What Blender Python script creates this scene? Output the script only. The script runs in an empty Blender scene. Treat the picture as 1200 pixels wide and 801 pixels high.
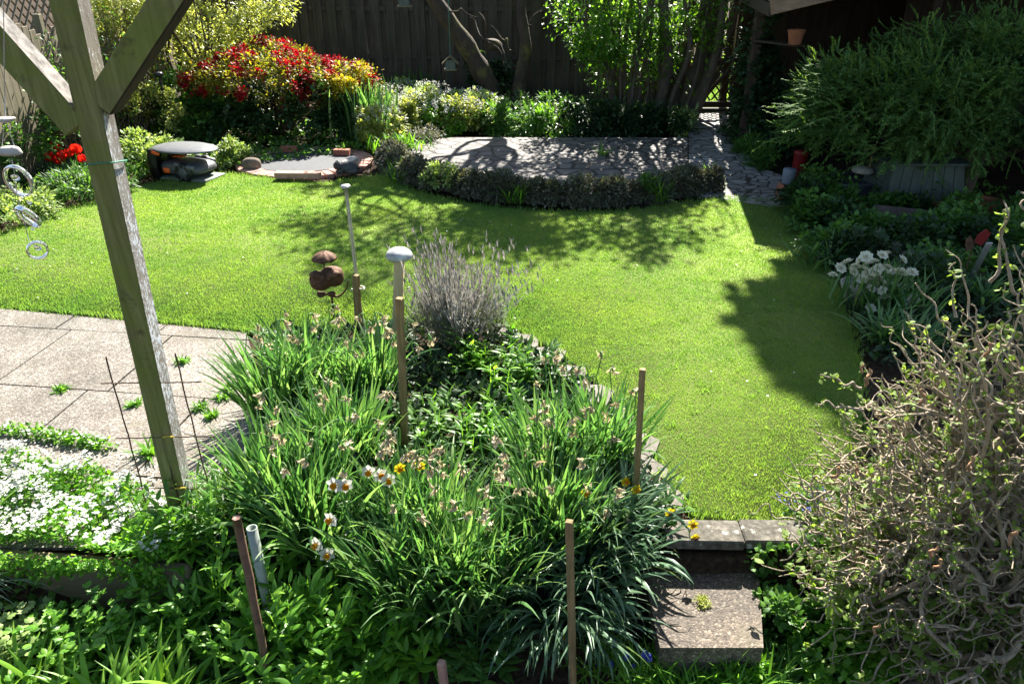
import bpy, bmesh, math, random
import numpy as np
from mathutils import Vector, Matrix, Quaternion

rng = np.random.default_rng(11)
random.seed(5)
PI = math.pi
R = math.radians
scene = bpy.context.scene
COL = scene.collection

# ------------------------------------------------------------------ camera, sky, sun, exposure
F, PITCH, CAMH = 880.0, R(27.5), 2.4
cam_d = bpy.data.cameras.new('camera')
cam_d.lens = 36.0 * F / 1200.0
cam_d.sensor_width = 36.0
cam_d.clip_start = 0.05
cam_d.clip_end = 500
cam = bpy.data.objects.new('camera', cam_d)
COL.objects.link(cam)
cam.location = (0, 0, CAMH)
cam.rotation_euler = (PI / 2 - PITCH, 0, 0)
scene.camera = cam

SUN = Vector((0.24, 1.06, 1.0)).normalized()          # direction towards the sun
world = bpy.data.worlds.new('World')
scene.world = world
world.use_nodes = True
wn = world.node_tree.nodes
bg = wn['Background']
sky = wn.new('ShaderNodeTexSky')
sky.sky_type = 'NISHITA'
sky.sun_disc = False
sky.sun_elevation = math.asin(SUN.z)
sky.sun_rotation = math.atan2(SUN.x, SUN.y)
sky.air_density = 1.0
sky.dust_density = 1.0
world.node_tree.links.new(sky.outputs[0], bg.inputs[0])
bg.inputs[1].default_value = 0.055
sun_d = bpy.data.lights.new('sun', 'SUN')
sun_d.energy = 5.0
sun_d.angle = R(0.5)
sun_d.color = (1.0, 0.95, 0.86)
sun = bpy.data.objects.new('sun', sun_d)
COL.objects.link(sun)
sun.rotation_euler = (-SUN).to_track_quat('-Z', 'Y').to_euler()
vs = scene.view_settings
vs.view_transform = 'Standard'
vs.look = 'None'
vs.exposure = 2.15
vs.gamma = 1.0
vs.use_curve_mapping = False
scene.cycles.max_bounces = 6
scene.cycles.diffuse_bounces = 3
scene.cycles.glossy_bounces = 3
scene.cycles.transmission_bounces = 4
scene.cycles.transparent_max_bounces = 6
scene.cycles.caustics_reflective = False
scene.cycles.caustics_refractive = False
scene.cycles.use_denoising = True

# ------------------------------------------------------------------ places: pixel of the photo -> point of the garden
def ray(px, py):
    u = (px - 600) / F
    v = (py - 400.5) / F
    return np.array((u, math.cos(PITCH) - v * math.sin(PITCH), -math.sin(PITCH) - v * math.cos(PITCH)))

def G(px, py, z=0.0):
    d = ray(px, py)
    t = (z - CAMH) / d[2]
    return np.array((d[0] * t, d[1] * t, z))

def PY(px, py, Y):
    d = ray(px, py)
    t = Y / d[1]
    return np.array((d[0] * t, Y, CAMH + d[2] * t))

def sstep(a, b, x):
    t = np.clip((x - a) / (b - a), 0, 1)
    return t * t * (3 - 2 * t)

LOW = -0.36
def terrain(x, y):
    mid = sstep(-1.55, -1.1, x) * (1 - sstep(0.5, 0.72, x))
    a = sstep(1.95, 2.95, y)
    b = sstep(2.47, 2.56, y)
    s = mid * a + (1 - mid) * b
    return LOW * (1 - s)

def GT(px, py):
    z = 0.0
    for _ in range(30):
        q = G(px, py, z)
        z = 0.5 * z + 0.5 * float(terrain(q[0], q[1]))
    q[2] = float(terrain(q[0], q[1]))
    return q

# ------------------------------------------------------------------ mesh helpers
class MB:
    def __init__(self):
        self.v, self.f, self.n = [], [], 0
    def add(self, v, f, mat=0):
        v = np.asarray(v, dtype=np.float64).reshape(-1, 3)
        if isinstance(f, np.ndarray):
            self.f.append((f + self.n, mat))
        else:
            by = {}
            for q in f:
                by.setdefault(len(q), []).append(q)
            for k in by:
                self.f.append((np.array(by[k], dtype=np.int64) + self.n, mat))
        self.v.append(v)
        self.n += len(v)
        return self
    def mesh(self, name, mats, origin=(0, 0, 0), smooth=True):
        me = bpy.data.meshes.new(name)
        v = np.concatenate(self.v) - np.asarray(origin)
        me.vertices.add(len(v))
        me.vertices.foreach_set('co', v.astype(np.float32).ravel())
        tot = np.concatenate([np.full(len(f), f.shape[1]) for f, m in self.f])
        idx = np.concatenate([f.ravel() for f, m in self.f])
        mi = np.concatenate([np.full(len(f), m) for f, m in self.f])
        me.loops.add(len(idx))
        me.loops.foreach_set('vertex_index', idx.astype(np.int32))
        me.polygons.add(len(tot))
        st = np.concatenate([[0], np.cumsum(tot)[:-1]])
        me.polygons.foreach_set('loop_start', st.astype(np.int32))
        me.polygons.foreach_set('loop_total', tot.astype(np.int32))
        me.polygons.foreach_set('material_index', mi.astype(np.int32))
        me.polygons.foreach_set('use_smooth', np.full(len(tot), smooth))
        for m in mats if isinstance(mats, (list, tuple)) else [mats]:
            me.materials.append(m)
        me.update(calc_edges=True)
        return me
    def build(self, name, mats, parent=None, origin=None, smooth=True):
        org = np.array(parent.location) if parent is not None else (np.zeros(3) if origin is None else np.asarray(origin))
        if parent is not None and parent.parent is not None:
            org = org + np.array(parent.parent.location)
        o = bpy.data.objects.new(name, self.mesh(name, mats, org, smooth))
        COL.objects.link(o)
        if parent is not None:
            o.parent = parent
        else:
            o.location = org
        return o

def tag(o, label=None, cat=None, group=None, kind=None):
    if label: o['label'] = label
    if cat: o['category'] = cat
    if group: o['group'] = group
    if kind: o['kind'] = kind
    return o

def thing(name, label, cat, loc=(0, 0, 0), group=None):
    o = bpy.data.objects.new(name, None)
    o.empty_display_size = 0.05
    COL.objects.link(o)
    o.location = loc
    return tag(o, label, cat, group)

def clone(src, parent, loc, rot=(0, 0, 0), scale=1.0):
    c = src.copy()
    COL.objects.link(c)
    c.parent = parent
    c.location = loc
    c.rotation_euler = rot
    c.scale = (scale,) * 3
    return c

def rotz(a):
    c, s = math.cos(a), math.sin(a)
    return np.array(((c, -s, 0), (s, c, 0), (0, 0, 1)))

def box(mb, c, size, rot=None, bevel=0.0, mat=0, seg=1):
    bm = bmesh.new()
    bmesh.ops.create_cube(bm, size=1.0)
    for v in bm.verts:
        v.co = Vector((v.co.x * size[0], v.co.y * size[1], v.co.z * size[2]))
    if bevel > 0:
        bmesh.ops.bevel(bm, geom=list(bm.edges), offset=min(bevel, 0.45 * min(size)), segments=seg, affect='EDGES', profile=0.5)
    bm.verts.index_update()
    v = np.array([q.co[:] for q in bm.verts])
    f = [[q.index for q in p.verts] for p in bm.faces]
    bm.free()
    if rot is not None:
        v = v @ np.asarray(rot).T
    mb.add(v + np.asarray(c), f, mat)
    return mb

def frame_from(d, up=(0, 0, 1)):
    d = np.asarray(d, float)
    d = d / np.linalg.norm(d)
    s = np.cross(d, up)
    if np.linalg.norm(s) < 1e-5:
        s = np.cross(d, (0, 1, 0))
    s /= np.linalg.norm(s)
    u = np.cross(s, d)
    return s, d, u

def beam(mb, a, b, w, h, up=(0, 0, 1), bevel=0.004, mat=0):
    a = np.asarray(a, float)
    b = np.asarray(b, float)
    s, d, u = frame_from(b - a, up)
    return box(mb, (a + b) / 2, (w, np.linalg.norm(b - a), h), np.stack([s, d, u], 1), bevel, mat)

def tubes(mb, paths, radii, sides=6, mat=0, cap=True):
    """paths (n,K,3), radii (n,K)"""
    P = np.asarray(paths, float)
    if P.ndim == 2:
        P = P[None]
    n, K, _ = P.shape
    Rr = np.broadcast_to(np.asarray(radii, float), (n, K))
    T = np.gradient(P, axis=1)
    T /= np.linalg.norm(T, axis=2, keepdims=True) + 1e-12
    ref = np.where(np.abs(T[:, :1, 2:3]) > 0.9, np.array((1.0, 0, 0)), np.array((0, 0, 1.0)))
    ref = np.broadcast_to(ref, T.shape)
    S = np.cross(T, ref)
    S /= np.linalg.norm(S, axis=2, keepdims=True) + 1e-9
    U = np.cross(S, T)
    a = np.arange(sides) / sides * 2 * PI
    V = P[:, :, None, :] + Rr[:, :, None, None] * (np.cos(a)[None, None, :, None] * S[:, :, None, :] + np.sin(a)[None, None, :, None] * U[:, :, None, :])
    idx = np.arange(n * K * sides).reshape(n, K, sides)
    q = np.stack([idx[:, :-1, :], idx[:, 1:, :], np.roll(idx, -1, 2)[:, 1:, :], np.roll(idx, -1, 2)[:, :-1, :]], -1).reshape(-1, 4)
    base = mb.n
    mb.add(V, q, mat)
    if cap:
        mb.f.append((idx[:, 0, ::-1] + base if sides > 2 else idx[:, 0] + base, mat))
        mb.f.append((idx[:, -1, :] + base, mat))
    return mb

def lathe(mb, prof, c=(0, 0, 0), sides=24, rot=None, mat=0, scale=(1, 1, 1)):
    prof = np.asarray(prof, float)
    a = np.arange(sides) / sides * 2 * PI
    V = np.stack([prof[:, 0, None] * np.cos(a), prof[:, 0, None] * np.sin(a), np.repeat(prof[:, 1, None], sides, 1)], -1).reshape(-1, 3)
    V = V * np.asarray(scale)
    if rot is not None:
        V = V @ np.asarray(rot).T
    K = len(prof)
    idx = np.arange(K * sides).reshape(K, sides)
    q = np.stack([idx[:-1], np.roll(idx, -1, 1)[:-1], np.roll(idx, -1, 1)[1:], idx[1:]], -1).reshape(-1, 4)
    mb.add(V + np.asarray(c), q, mat)
    return mb

def rock(mb, c, size, seed=0, mat=0, sub=3, rough=0.18, rot=0.0):
    bm = bmesh.new()
    bmesh.ops.create_icosphere(bm, subdivisions=sub, radius=1)
    v = np.array([q.co[:] for q in bm.verts])
    f = np.array([[q.index for q in p.verts] for p in bm.faces])
    bm.free()
    r = np.random.default_rng(seed)
    d = np.zeros(len(v))
    for k in range(7):
        w = r.normal(0, 2.2, 3)
        d += np.sin(v @ w + r.uniform(0, 6)) / 3.0
    v = np.sign(v) * np.abs(v) ** 0.8 * (1 + rough * d[:, None])
    mb.add((v * np.asarray(size)) @ rotz(rot).T + np.asarray(c), f, mat)
    return mb

def torus(mb, c, Rr, r, axis=(0, 1, 0), n=36, m=8, mat=0, flat=1.0):
    s, d, u = frame_from(axis)
    a = np.arange(n) / n * 2 * PI
    b = np.arange(m) / m * 2 * PI
    rad = np.cos(a)[:, None] * s + np.sin(a)[:, None] * u
    V = np.asarray(c) + rad[:, None, :] * (Rr + r * np.cos(b))[None, :, None] + d[None, None, :] * (r * flat * np.sin(b))[None, :, None]
    idx = np.arange(n * m).reshape(n, m)
    q = np.stack([idx, np.roll(idx, -1, 0), np.roll(np.roll(idx, -1, 0), -1, 1), np.roll(idx, -1, 1)], -1).reshape(-1, 4)
    mb.add(V, q, mat)
    return mb

def prism(mb, poly, z0, z1, mat=0, top_only=False):
    poly = np.asarray(poly, float)[:, :2]
    a = np.sum(poly[:, 0] * np.roll(poly[:, 1], -1) - np.roll(poly[:, 0], -1) * poly[:, 1])
    if a < 0:
        poly = poly[::-1]
    n = len(poly)
    bot = np.c_[poly, np.full(n, z0)]
    top = np.c_[poly, np.full(n, z1)]
    if top_only:
        mb.add(top, [list(range(n))], mat)
    else:
        f = [list(range(n, 2 * n)), list(range(n - 1, -1, -1))]
        f += [[i, (i + 1) % n, n + (i + 1) % n, n + i] for i in range(n)]
        mb.add(np.r_[bot, top], f, mat)
    return mb

PROF = {
    'blade': lambda t: np.minimum(1, 3 * t + 0.55) * np.clip((1 - t) * 3.2, 0.03, 1),
    'oval': lambda t: np.clip(np.sin(PI * np.clip(t, 0.0, 1)) ** 0.75, 0.04, 1),
    'lance': lambda t: np.clip(np.sin(PI * t ** 0.7) ** 0.9, 0.05, 1),
    'fern': lambda t: np.clip(1 - t, 0.05, 1),
}

def blades(mb, P, az, tilt, L, W, droop, K=4, prof='blade', fold=0.0, twist=0.0, pw=1.0, mat=0):
    """leaf blades: from P, leaning tilt from the vertical towards az, bending over by droop"""
    P = np.asarray(P, float).reshape(-1, 3)
    n = len(P)
    B = lambda q: np.broadcast_to(np.asarray(q, float), (n,))
    az, tilt, L, W, droop, twist = map(B, (az, tilt, L, W, droop, twist))
    t = np.linspace(0, 1, K + 1)
    th = tilt[:, None] + droop[:, None] * t[None, :] ** pw
    tm = 0.5 * (th[:, 1:] + th[:, :-1])
    h = np.stack([np.cos(az), np.sin(az), np.zeros(n)], -1)
    up = np.array((0, 0, 1.0))
    step = (L / K)[:, None, None] * (np.sin(tm)[:, :, None] * h[:, None, :] + np.cos(tm)[:, :, None] * up)
    pos = np.concatenate([P[:, None, :], P[:, None, :] + np.cumsum(step, 1)], 1)
    tan = np.sin(th)[:, :, None] * h[:, None, :] + np.cos(th)[:, :, None] * up
    side0 = np.stack([-np.sin(az), np.cos(az), np.zeros(n)], -1)[:, None, :]
    nor = np.cross(np.broadcast_to(side0, tan.shape), tan)
    tw = twist[:, None, None] * (0.3 + 0.7 * t)[None, :, None]
    side = side0 * np.cos(tw) + nor * np.sin(tw)
    nor = np.cross(side, tan)
    w = (W[:, None] * PROF[prof](t)[None, :] * 0.5)[:, :, None]
    if fold:
        V = np.stack([pos - side * w + nor * w * fold, pos, pos + side * w + nor * w * fold], 2)
        c = 3
    else:
        V = np.stack([pos - side * w, pos + side * w], 2)
        c = 2
    idx = np.arange(n * (K + 1) * c).reshape(n, K + 1, c)
    q = np.stack([idx[:, :-1, :-1], idx[:, :-1, 1:], idx[:, 1:, 1:], idx[:, 1:, :-1]], -1).reshape(-1, 4)
    mb.add(V, q, mat)
    return pos[:, -1]

def U(a, b, n=None):
    return rng.uniform(a, b, n)

def ell(n, c, r, shell=0.6, zmin=-1.0, lump=0.18, seed=0):
    u = rng.normal(size=(int(n * 2.5) + 20, 3))
    u /= np.linalg.norm(u, axis=1, keepdims=True)
    u = u[u[:, 2] > zmin]
    while len(u) < n:
        u = np.r_[u, u]
    u = u[:n]
    rs = np.random.default_rng(seed + 91)
    d = np.zeros(n)
    for k in range(6):
        d += np.sin(u @ rs.normal(0, 3.2, 3) + rs.uniform(0, 6)) / 2.4
    rad = (shell + (1 - shell) * rng.random(n) ** 0.6) * (1 + lump * d)
    return np.asarray(c) + u * rad[:, None] * np.asarray(r), u

def cloud(mb, P, out, L, W, K=2, prof='oval', spread=0.6, fold=0.25, mat=0, droop=0.5, zbias=0.0):
    n = len(P)
    o = out + rng.normal(0, spread, (n, 3))
    o[:, 2] += zbias
    o /= np.linalg.norm(o, axis=1, keepdims=True) + 1e-9
    az = np.arctan2(o[:, 1], o[:, 0])
    ti = np.arccos(np.clip(o[:, 2], -1, 1))
    s = U(0.65, 1.25, n)
    return blades(mb, P, az, ti, L * s, W * s, U(0.1, droop, n), K, prof, fold, rng.normal(0, 0.5, n), mat=mat)

def clumps(n, c, r, k, cr, shell=0.75, zmin=-1.0, lump=0.18, seed=0):
    cc, cu = ell(k, c, r, shell, zmin, lump, seed)
    i = rng.integers(0, k, n)
    off = rng.normal(0, 1, (n, 3))
    off /= np.linalg.norm(off, axis=1, keepdims=True)
    off *= (rng.random((n, 1)) ** 0.5) * cr * U(0.6, 1.3, (k,))[i][:, None]
    out = cu[i] * 0.7 + off / cr * 0.7
    return cc[i] + off, out

def inpoly(P, poly):
    x, y = P[:, 0], P[:, 1]
    c = np.zeros(len(P), bool)
    n = len(poly)
    for i in range(n):
        x0, y0 = poly[i][:2]
        x1, y1 = poly[(i + 1) % n][:2]
        m = ((y0 > y) != (y1 > y)) & (x < (x1 - x0) * (y - y0) / ((y1 - y0) if y1 != y0 else 1e-9) + x0)
        c ^= m
    return c

def scatter(poly, n):
    poly = np.asarray(poly)[:, :2]
    lo, hi = poly.min(0), poly.max(0)
    out = np.zeros((0, 2))
    while len(out) < n:
        q = U(0, 1, (n * 2, 2)) * (hi - lo) + lo
        out = np.r_[out, q[inpoly(q, poly)]]
    return out[:n]

def smooth_path(pts, k=24):
    pts = np.asarray(pts, float)
    n = len(pts)
    t = np.linspace(0, n - 1, k)
    i = np.clip(t.astype(int), 0, n - 2)
    f = (t - i)[:, None]
    p0 = pts[np.clip(i - 1, 0, n - 1)]; p1 = pts[i]; p2 = pts[i + 1]; p3 = pts[np.clip(i + 2, 0, n - 1)]
    return 0.5 * ((2 * p1) + (-p0 + p2) * f + (2 * p0 - 5 * p1 + 4 * p2 - p3) * f ** 2 + (-p0 + 3 * p1 - 3 * p2 + p3) * f ** 3)

def onground(P2):
    return np.c_[P2, terrain(P2[:, 0], P2[:, 1])]

# ------------------------------------------------------------------ materials
def new_mat(name):
    m = bpy.data.materials.new(name)
    m.use_nodes = True
    nt = m.node_tree
    return m, nt, nt.nodes['Principled BSDF'], nt.nodes['Material Output']

def ramp(nt, fac, cols, pos=None):
    r = nt.nodes.new('ShaderNodeValToRGB')
    els = r.color_ramp.elements
    k = len(cols)
    pos = pos or [i / max(1, k - 1) for i in range(k)]
    while len(els) < k:
        els.new(0.5)
    for e, c, p in zip(els, cols, pos):
        e.position = p
        e.color = (*c, 1)
    nt.links.new(fac, r.inputs[0])
    return r.outputs[0]

def noise(nt, scale, detail=4, rough=0.6, coord='Object', stretch=None, dist=0.0):
    tc = nt.nodes.new('ShaderNodeTexCoord')
    n = nt.nodes.new('ShaderNodeTexNoise')
    n.inputs['Scale'].default_value = scale
    n.inputs['Detail'].default_value = detail
    n.inputs['Roughness'].default_value = rough
    n.inputs['Distortion'].default_value = dist
    src = tc.outputs[coord]
    if stretch:
        mp = nt.nodes.new('ShaderNodeMapping')
        mp.inputs['Scale'].default_value = stretch
        nt.links.new(src, mp.inputs[0])
        src = mp.outputs[0]
    nt.links.new(src, n.inputs['Vector'])
    return n.outputs[0]

def voro(nt, scale, feature='F1', coord='Object', out=0, rnd=1.0, stretch=None):
    tc = nt.nodes.new('ShaderNodeTexCoord')
    n = nt.nodes.new('ShaderNodeTexVoronoi')
    n.feature = feature
    n.inputs['Scale'].default_value = scale
    n.inputs['Randomness'].default_value = rnd
    src = tc.outputs[coord]
    if stretch:
        mp = nt.nodes.new('ShaderNodeMapping')
        mp.inputs['Scale'].default_value = stretch
        nt.links.new(src, mp.inputs[0])
        src = mp.outputs[0]
    nt.links.new(src, n.inputs['Vector'])
    return n.outputs[out]

def mix(nt, fac, a, b, mode='MIX'):
    m = nt.nodes.new('ShaderNodeMix')
    m.data_type = 'RGBA'
    m.blend_type = mode
    for val, i in ((fac, 0), (a, 6), (b, 7)):
        if hasattr(val, 'links'):
            nt.links.new(val, m.inputs[i])
        elif i == 0:
            m.inputs[0].default_value = val
        else:
            m.inputs[i].default_value = (*val, 1)
    return m.outputs[2]

def bump(nt, bsdf, h, strength=0.5, dist=0.01):
    b = nt.nodes.new('ShaderNodeBump')
    b.inputs['Strength'].default_value = strength
    b.inputs['Distance'].default_value = dist
    nt.links.new(h, b.inputs['Height'])
    nt.links.new(b.outputs[0], bsdf.inputs['Normal'])

def leaf_mat(name, cols, trans=0.4, rough=0.5, spec=0.35, tcol=None, boost=1.6, var=2.0, gain=1.0):
    cols = [tuple(min(.9, q * gain) for q in c) for c in cols]
    m, nt, b, out = new_mat(name)
    g = nt.nodes.new('ShaderNodeNewGeometry')
    c = ramp(nt, g.outputs['Random Per Island'], cols)
    nz = noise(nt, var, 2)
    sh = ramp(nt, nz, [(0.72, 0.75, 0.72), (1.15, 1.12, 1.1)], [0.35, 0.65])
    c = mix(nt, 1.0, c, sh, 'MULTIPLY')
    nt.links.new(c, b.inputs['Base Color'])
    b.inputs['Roughness'].default_value = rough
    b.inputs['Specular IOR Level'].default_value = spec
    t = nt.nodes.new('ShaderNodeBsdfTranslucent')
    tc = mix(nt, 1.0, c, tcol or (boost * 1.15, boost * 1.1, boost * 0.55), 'MULTIPLY')
    nt.links.new(tc, t.inputs[0])
    ms = nt.nodes.new('ShaderNodeMixShader')
    ms.inputs[0].default_value = trans
    nt.links.new(b.outputs[0], ms.inputs[1])
    nt.links.new(t.outputs[0], ms.inputs[2])
    nt.links.new(ms.outputs[0], out.inputs[0])
    return m

def plain(name, col, rough=0.6, metal=0.0, spec=0.4, var=0.25, scale=12, bmp=0.2, stretch=None, col2=None):
    m, nt, b, out = new_mat(name)
    nz = noise(nt, scale, 5, 0.6, stretch=stretch)
    lo = tuple(q * (1 - var) for q in col)
    hi = col2 or tuple(q * (1 + var) for q in col)
    nt.links.new(ramp(nt, nz, [lo, hi], [0.3, 0.7]), b.inputs['Base Color'])
    b.inputs['Roughness'].default_value = rough
    b.inputs['Metallic'].default_value = metal
    b.inputs['Specular IOR Level'].default_value = spec
    if bmp:
        bump(nt, b, nz, bmp, 0.004)
    return m

def wood(name, lo, hi, axis=2, rough=0.8, stain=None, stain_amt=0.5, scale=1.0):
    m, nt, b, out = new_mat(name)
    st = [26 * scale] * 3
    st[axis] = 1.6 * scale
    gr = noise(nt, 1.0, 6, 0.65, stretch=tuple(st), dist=0.4)
    c = ramp(nt, gr, [lo, hi], [0.3, 0.72])
    big = noise(nt, 1.7 * scale, 4, 0.6)
    c = mix(nt, 1.0, c, ramp(nt, big, [(0.7, 0.7, 0.7), (1.2, 1.2, 1.2)], [0.3, 0.7]), 'MULTIPLY')
    if stain:
        nz = noise(nt, 3.0 * scale, 6, 0.7)
        fac = ramp(nt, nz, [(0, 0, 0), (stain_amt,) * 3], [0.42, 0.62])
        c = mix(nt, fac, c, stain)
    nt.links.new(c, b.inputs['Base Color'])
    b.inputs['Roughness'].default_value = rough
    b.inputs['Specular IOR Level'].default_value = 0.25
    bump(nt, b, gr, 0.5, 0.004)
    return m

M = {}
# soil
m, nt, b, out = new_mat('soil')
nz = noise(nt, 30, 8, 0.7)
n2 = noise(nt, 2.2, 5, 0.6)
c = ramp(nt, nz, [(0.012, 0.008, 0.005), (0.05, 0.034, 0.022), (0.10, 0.075, 0.05)], [0.3, 0.55, 0.8])
c = mix(nt, 1.0, c, ramp(nt, n2, [(0.6, 0.6, 0.6), (1.3, 1.25, 1.2)], [0.3, 0.7]), 'MULTIPLY')
nt.links.new(c, b.inputs['Base Color'])
b.inputs['Roughness'].default_value = 0.95
b.inputs['Specular IOR Level'].default_value = 0.1
bump(nt, b, nz, 0.9, 0.03)
M['soil'] = m
# lawn thatch
m, nt, b, out = new_mat('lawn_thatch')
nz = noise(nt, 60, 6, 0.7)
n2 = noise(nt, 1.3, 5, 0.65)
c = ramp(nt, nz, [(0.09, 0.125, 0.02), (0.19, 0.235, 0.04)], [0.3, 0.7])
c = mix(nt, ramp(nt, n2, [(0, 0, 0), (0.6, 0.6, 0.6)], [0.45, 0.75]), c, (0.10, 0.085, 0.03))
nt.links.new(c, b.inputs['Base Color'])
b.inputs['Roughness'].default_value = 0.95
M['thatch'] = m
# grass blades: patches of fresher and yellower turf
m, nt, b, out = new_mat('grass_blade')
g = nt.nodes.new('ShaderNodeNewGeometry')
c = ramp(nt, g.outputs['Random Per Island'], [(0.12, 0.235, 0.045), (0.15, 0.28, 0.055), (0.18, 0.315, 0.068), (0.23, 0.34, 0.10)], [0, 0.4, 0.85, 1])
n2 = noise(nt, 1.1, 6, 0.7)
c = mix(nt, 1.0, c, ramp(nt, n2, [(0.62, 0.78, 0.8), (1.32, 1.12, 1.05)], [0.30, 0.66]), 'MULTIPLY')
n3 = noise(nt, 7, 4, 0.7)
c = mix(nt, 1.0, c, ramp(nt, n3, [(0.88, 0.90, 0.9), (1.10, 1.07, 1.05)], [0.35, 0.65]), 'MULTIPLY')
nt.links.new(c, b.inputs['Base Color'])
b.inputs['Roughness'].default_value = 0.5
b.inputs['Specular IOR Level'].default_value = 0.3
t = nt.nodes.new('ShaderNodeBsdfTranslucent')
nt.links.new(mix(nt, 1.0, c, (1.62, 1.6, 0.85), 'MULTIPLY'), t.inputs[0])
ms = nt.nodes.new('ShaderNodeMixShader')
ms.inputs[0].default_value = 0.45
nt.links.new(b.outputs[0], ms.inputs[1]); nt.links.new(t.outputs[0], ms.inputs[2]); nt.links.new(ms.outputs[0], out.inputs[0])
M['grass'] = m
# exposed aggregate concrete
def aggregate(name, tint=(1, 1, 1), sc=150):
    m, nt, b, out = new_mat(name)
    vc = voro(nt, sc, out=1)
    sep = nt.nodes.new('ShaderNodeSeparateColor')
    nt.links.new(vc, sep.inputs[0])
    c = ramp(nt, sep.outputs[0], [(0.055, 0.046, 0.038), (0.145, 0.127, 0.108), (0.21, 0.19, 0.168), (0.42, 0.40, 0.37)], [0.0, 0.4, 0.8, 1.0])
    n2 = noise(nt, 2.0, 7, 0.68)
    c = mix(nt, 1.0, c, ramp(nt, n2, [(0.55, 0.52, 0.48), (1.12, 1.1, 1.08)], [0.3, 0.62]), 'MULTIPLY')
    c = mix(nt, 1.0, c, tint, 'MULTIPLY')
    mo = noise(nt, 3.1, 6, 0.7)
    c = mix(nt, ramp(nt, mo, [(0, 0, 0), (0.75, 0.75, 0.75)], [0.52, 0.72]), c, (0.085, 0.075, 0.045))
    st = noise(nt, 0.9, 3, 0.6)
    c = mix(nt, 1.0, c, ramp(nt, st, [(0.68, 0.70, 0.68), (1.08, 1.06, 1.02)], [0.35, 0.6]), 'MULTIPLY')
    nt.links.new(c, b.inputs['Base Color'])
    b.inputs['Roughness'].default_value = 0.8
    vd = voro(nt, sc)
    bump(nt, b, vd, 0.6, -0.004)
    return m
M['aggregate'] = aggregate('aggregate_concrete')
M['step_agg'] = aggregate('step_aggregate', (0.60, 0.53, 0.46), 120)
# crazy paving and setts
def paving(name, scale, lo, hi, joint=(0.035, 0.03, 0.02), stretch=None, jw=0.05):
    m, nt, b, out = new_mat(name)
    vc = voro(nt, scale, out=1, stretch=stretch, rnd=0.9)
    sep = nt.nodes.new('ShaderNodeSeparateColor')
    nt.links.new(vc, sep.inputs[0])
    c = ramp(nt, sep.outputs[0], [lo, hi])
    n2 = noise(nt, 8, 7, 0.7)
    c = mix(nt, 1.0, c, ramp(nt, n2, [(0.6, 0.6, 0.58), (1.2, 1.2, 1.2)], [0.3, 0.7]), 'MULTIPLY')
    e = voro(nt, scale, 'DISTANCE_TO_EDGE', stretch=stretch, rnd=0.9)
    f = ramp(nt, e, [(0, 0, 0), (1, 1, 1)], [jw * 0.5, jw])
    c = mix(nt, f, joint, c)
    nt.links.new(c, b.inputs['Base Color'])
    b.inputs['Roughness'].default_value = 0.75
    h = nt.nodes.new('ShaderNodeMath')
    h.operation = 'MULTIPLY_ADD'
    nt.links.new(n2, h.inputs[0]); h.inputs[1].default_value = 0.25; nt.links.new(f, h.inputs[2])
    bump(nt, b, h.outputs[0], 0.7, 0.015)
    return m
M['terrace'] = paving('crazy_paving', 4.1, (0.085, 0.072, 0.062), (0.15, 0.13, 0.115), joint=(0.02, 0.016, 0.012), jw=0.09)
M['setts'] = paving('stone_setts', 6.4, (0.19, 0.175, 0.16), (0.32, 0.30, 0.28), stretch=(1.0, 1.5, 1), jw=0.07)
M['flag'] = plain('flagstone', (0.13, 0.115, 0.095), 0.85, scale=9, var=0.4, bmp=0.5)
M['brick'] = plain('red_brick', (0.30, 0.105, 0.06), 0.85, scale=14, var=0.35, bmp=0.5)
M['brick_pale'] = plain('pink_brick', (0.36, 0.20, 0.15), 0.85, scale=14, var=0.3, bmp=0.5)
M['pale_stone'] = plain('pale_stone', (0.42, 0.38, 0.33), 0.85, scale=14, var=0.25, bmp=0.4)
M['fabric'] = plain('weed_fabric', (0.052, 0.055, 0.06), 0.75, scale=25, var=0.3, bmp=0.3)
# old timber
m, nt, b, out = new_mat('mossy_timber')
gr = noise(nt, 1.0, 8, 0.75, stretch=(42, 42, 2.2), dist=0.5)
c = ramp(nt, gr, [(0.085, 0.075, 0.035), (0.22, 0.20, 0.085), (0.33, 0.30, 0.16)], [0.3, 0.55, 0.75])
al = noise(nt, 2.6, 7, 0.72)
c = mix(nt, ramp(nt, al, [(0, 0, 0), (0.85, 0.85, 0.85)], [0.40, 0.60]), c, mix(nt, gr, (0.10, 0.125, 0.02), (0.24, 0.27, 0.055)))
dk = noise(nt, 9, 6, 0.75)
c = mix(nt, ramp(nt, dk, [(0.7, 0.7, 0.7), (0, 0, 0)], [0.30, 0.42]), c, (0.045, 0.038, 0.02))
ck = noise(nt, 1.0, 3, 0.6, stretch=(70, 70, 1.1))
cr = ramp(nt, ck, [(0.9, 0.9, 0.9), (0, 0, 0)], [0.27, 0.31])
c = mix(nt, cr, c, (0.018, 0.014, 0.008))
nt.links.new(c, b.inputs['Base Color'])
b.inputs['Roughness'].default_value = 0.85
b.inputs['Specular IOR Level'].default_value = 0.2
bump(nt, b, gr, 0.8, 0.006)
M['post'] = m
m, nt, b, out = new_mat('sunlit_flaking_timber')  # post's right face: white flakes, plus sunlight painted in as paler grey
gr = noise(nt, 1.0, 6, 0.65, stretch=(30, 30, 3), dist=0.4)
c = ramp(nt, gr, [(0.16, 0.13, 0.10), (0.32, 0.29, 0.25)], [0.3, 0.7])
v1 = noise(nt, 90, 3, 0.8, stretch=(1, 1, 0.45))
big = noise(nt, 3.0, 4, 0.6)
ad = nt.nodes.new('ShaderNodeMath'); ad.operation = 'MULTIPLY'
nt.links.new(v1, ad.inputs[0]); nt.links.new(big, ad.inputs[1])
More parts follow.
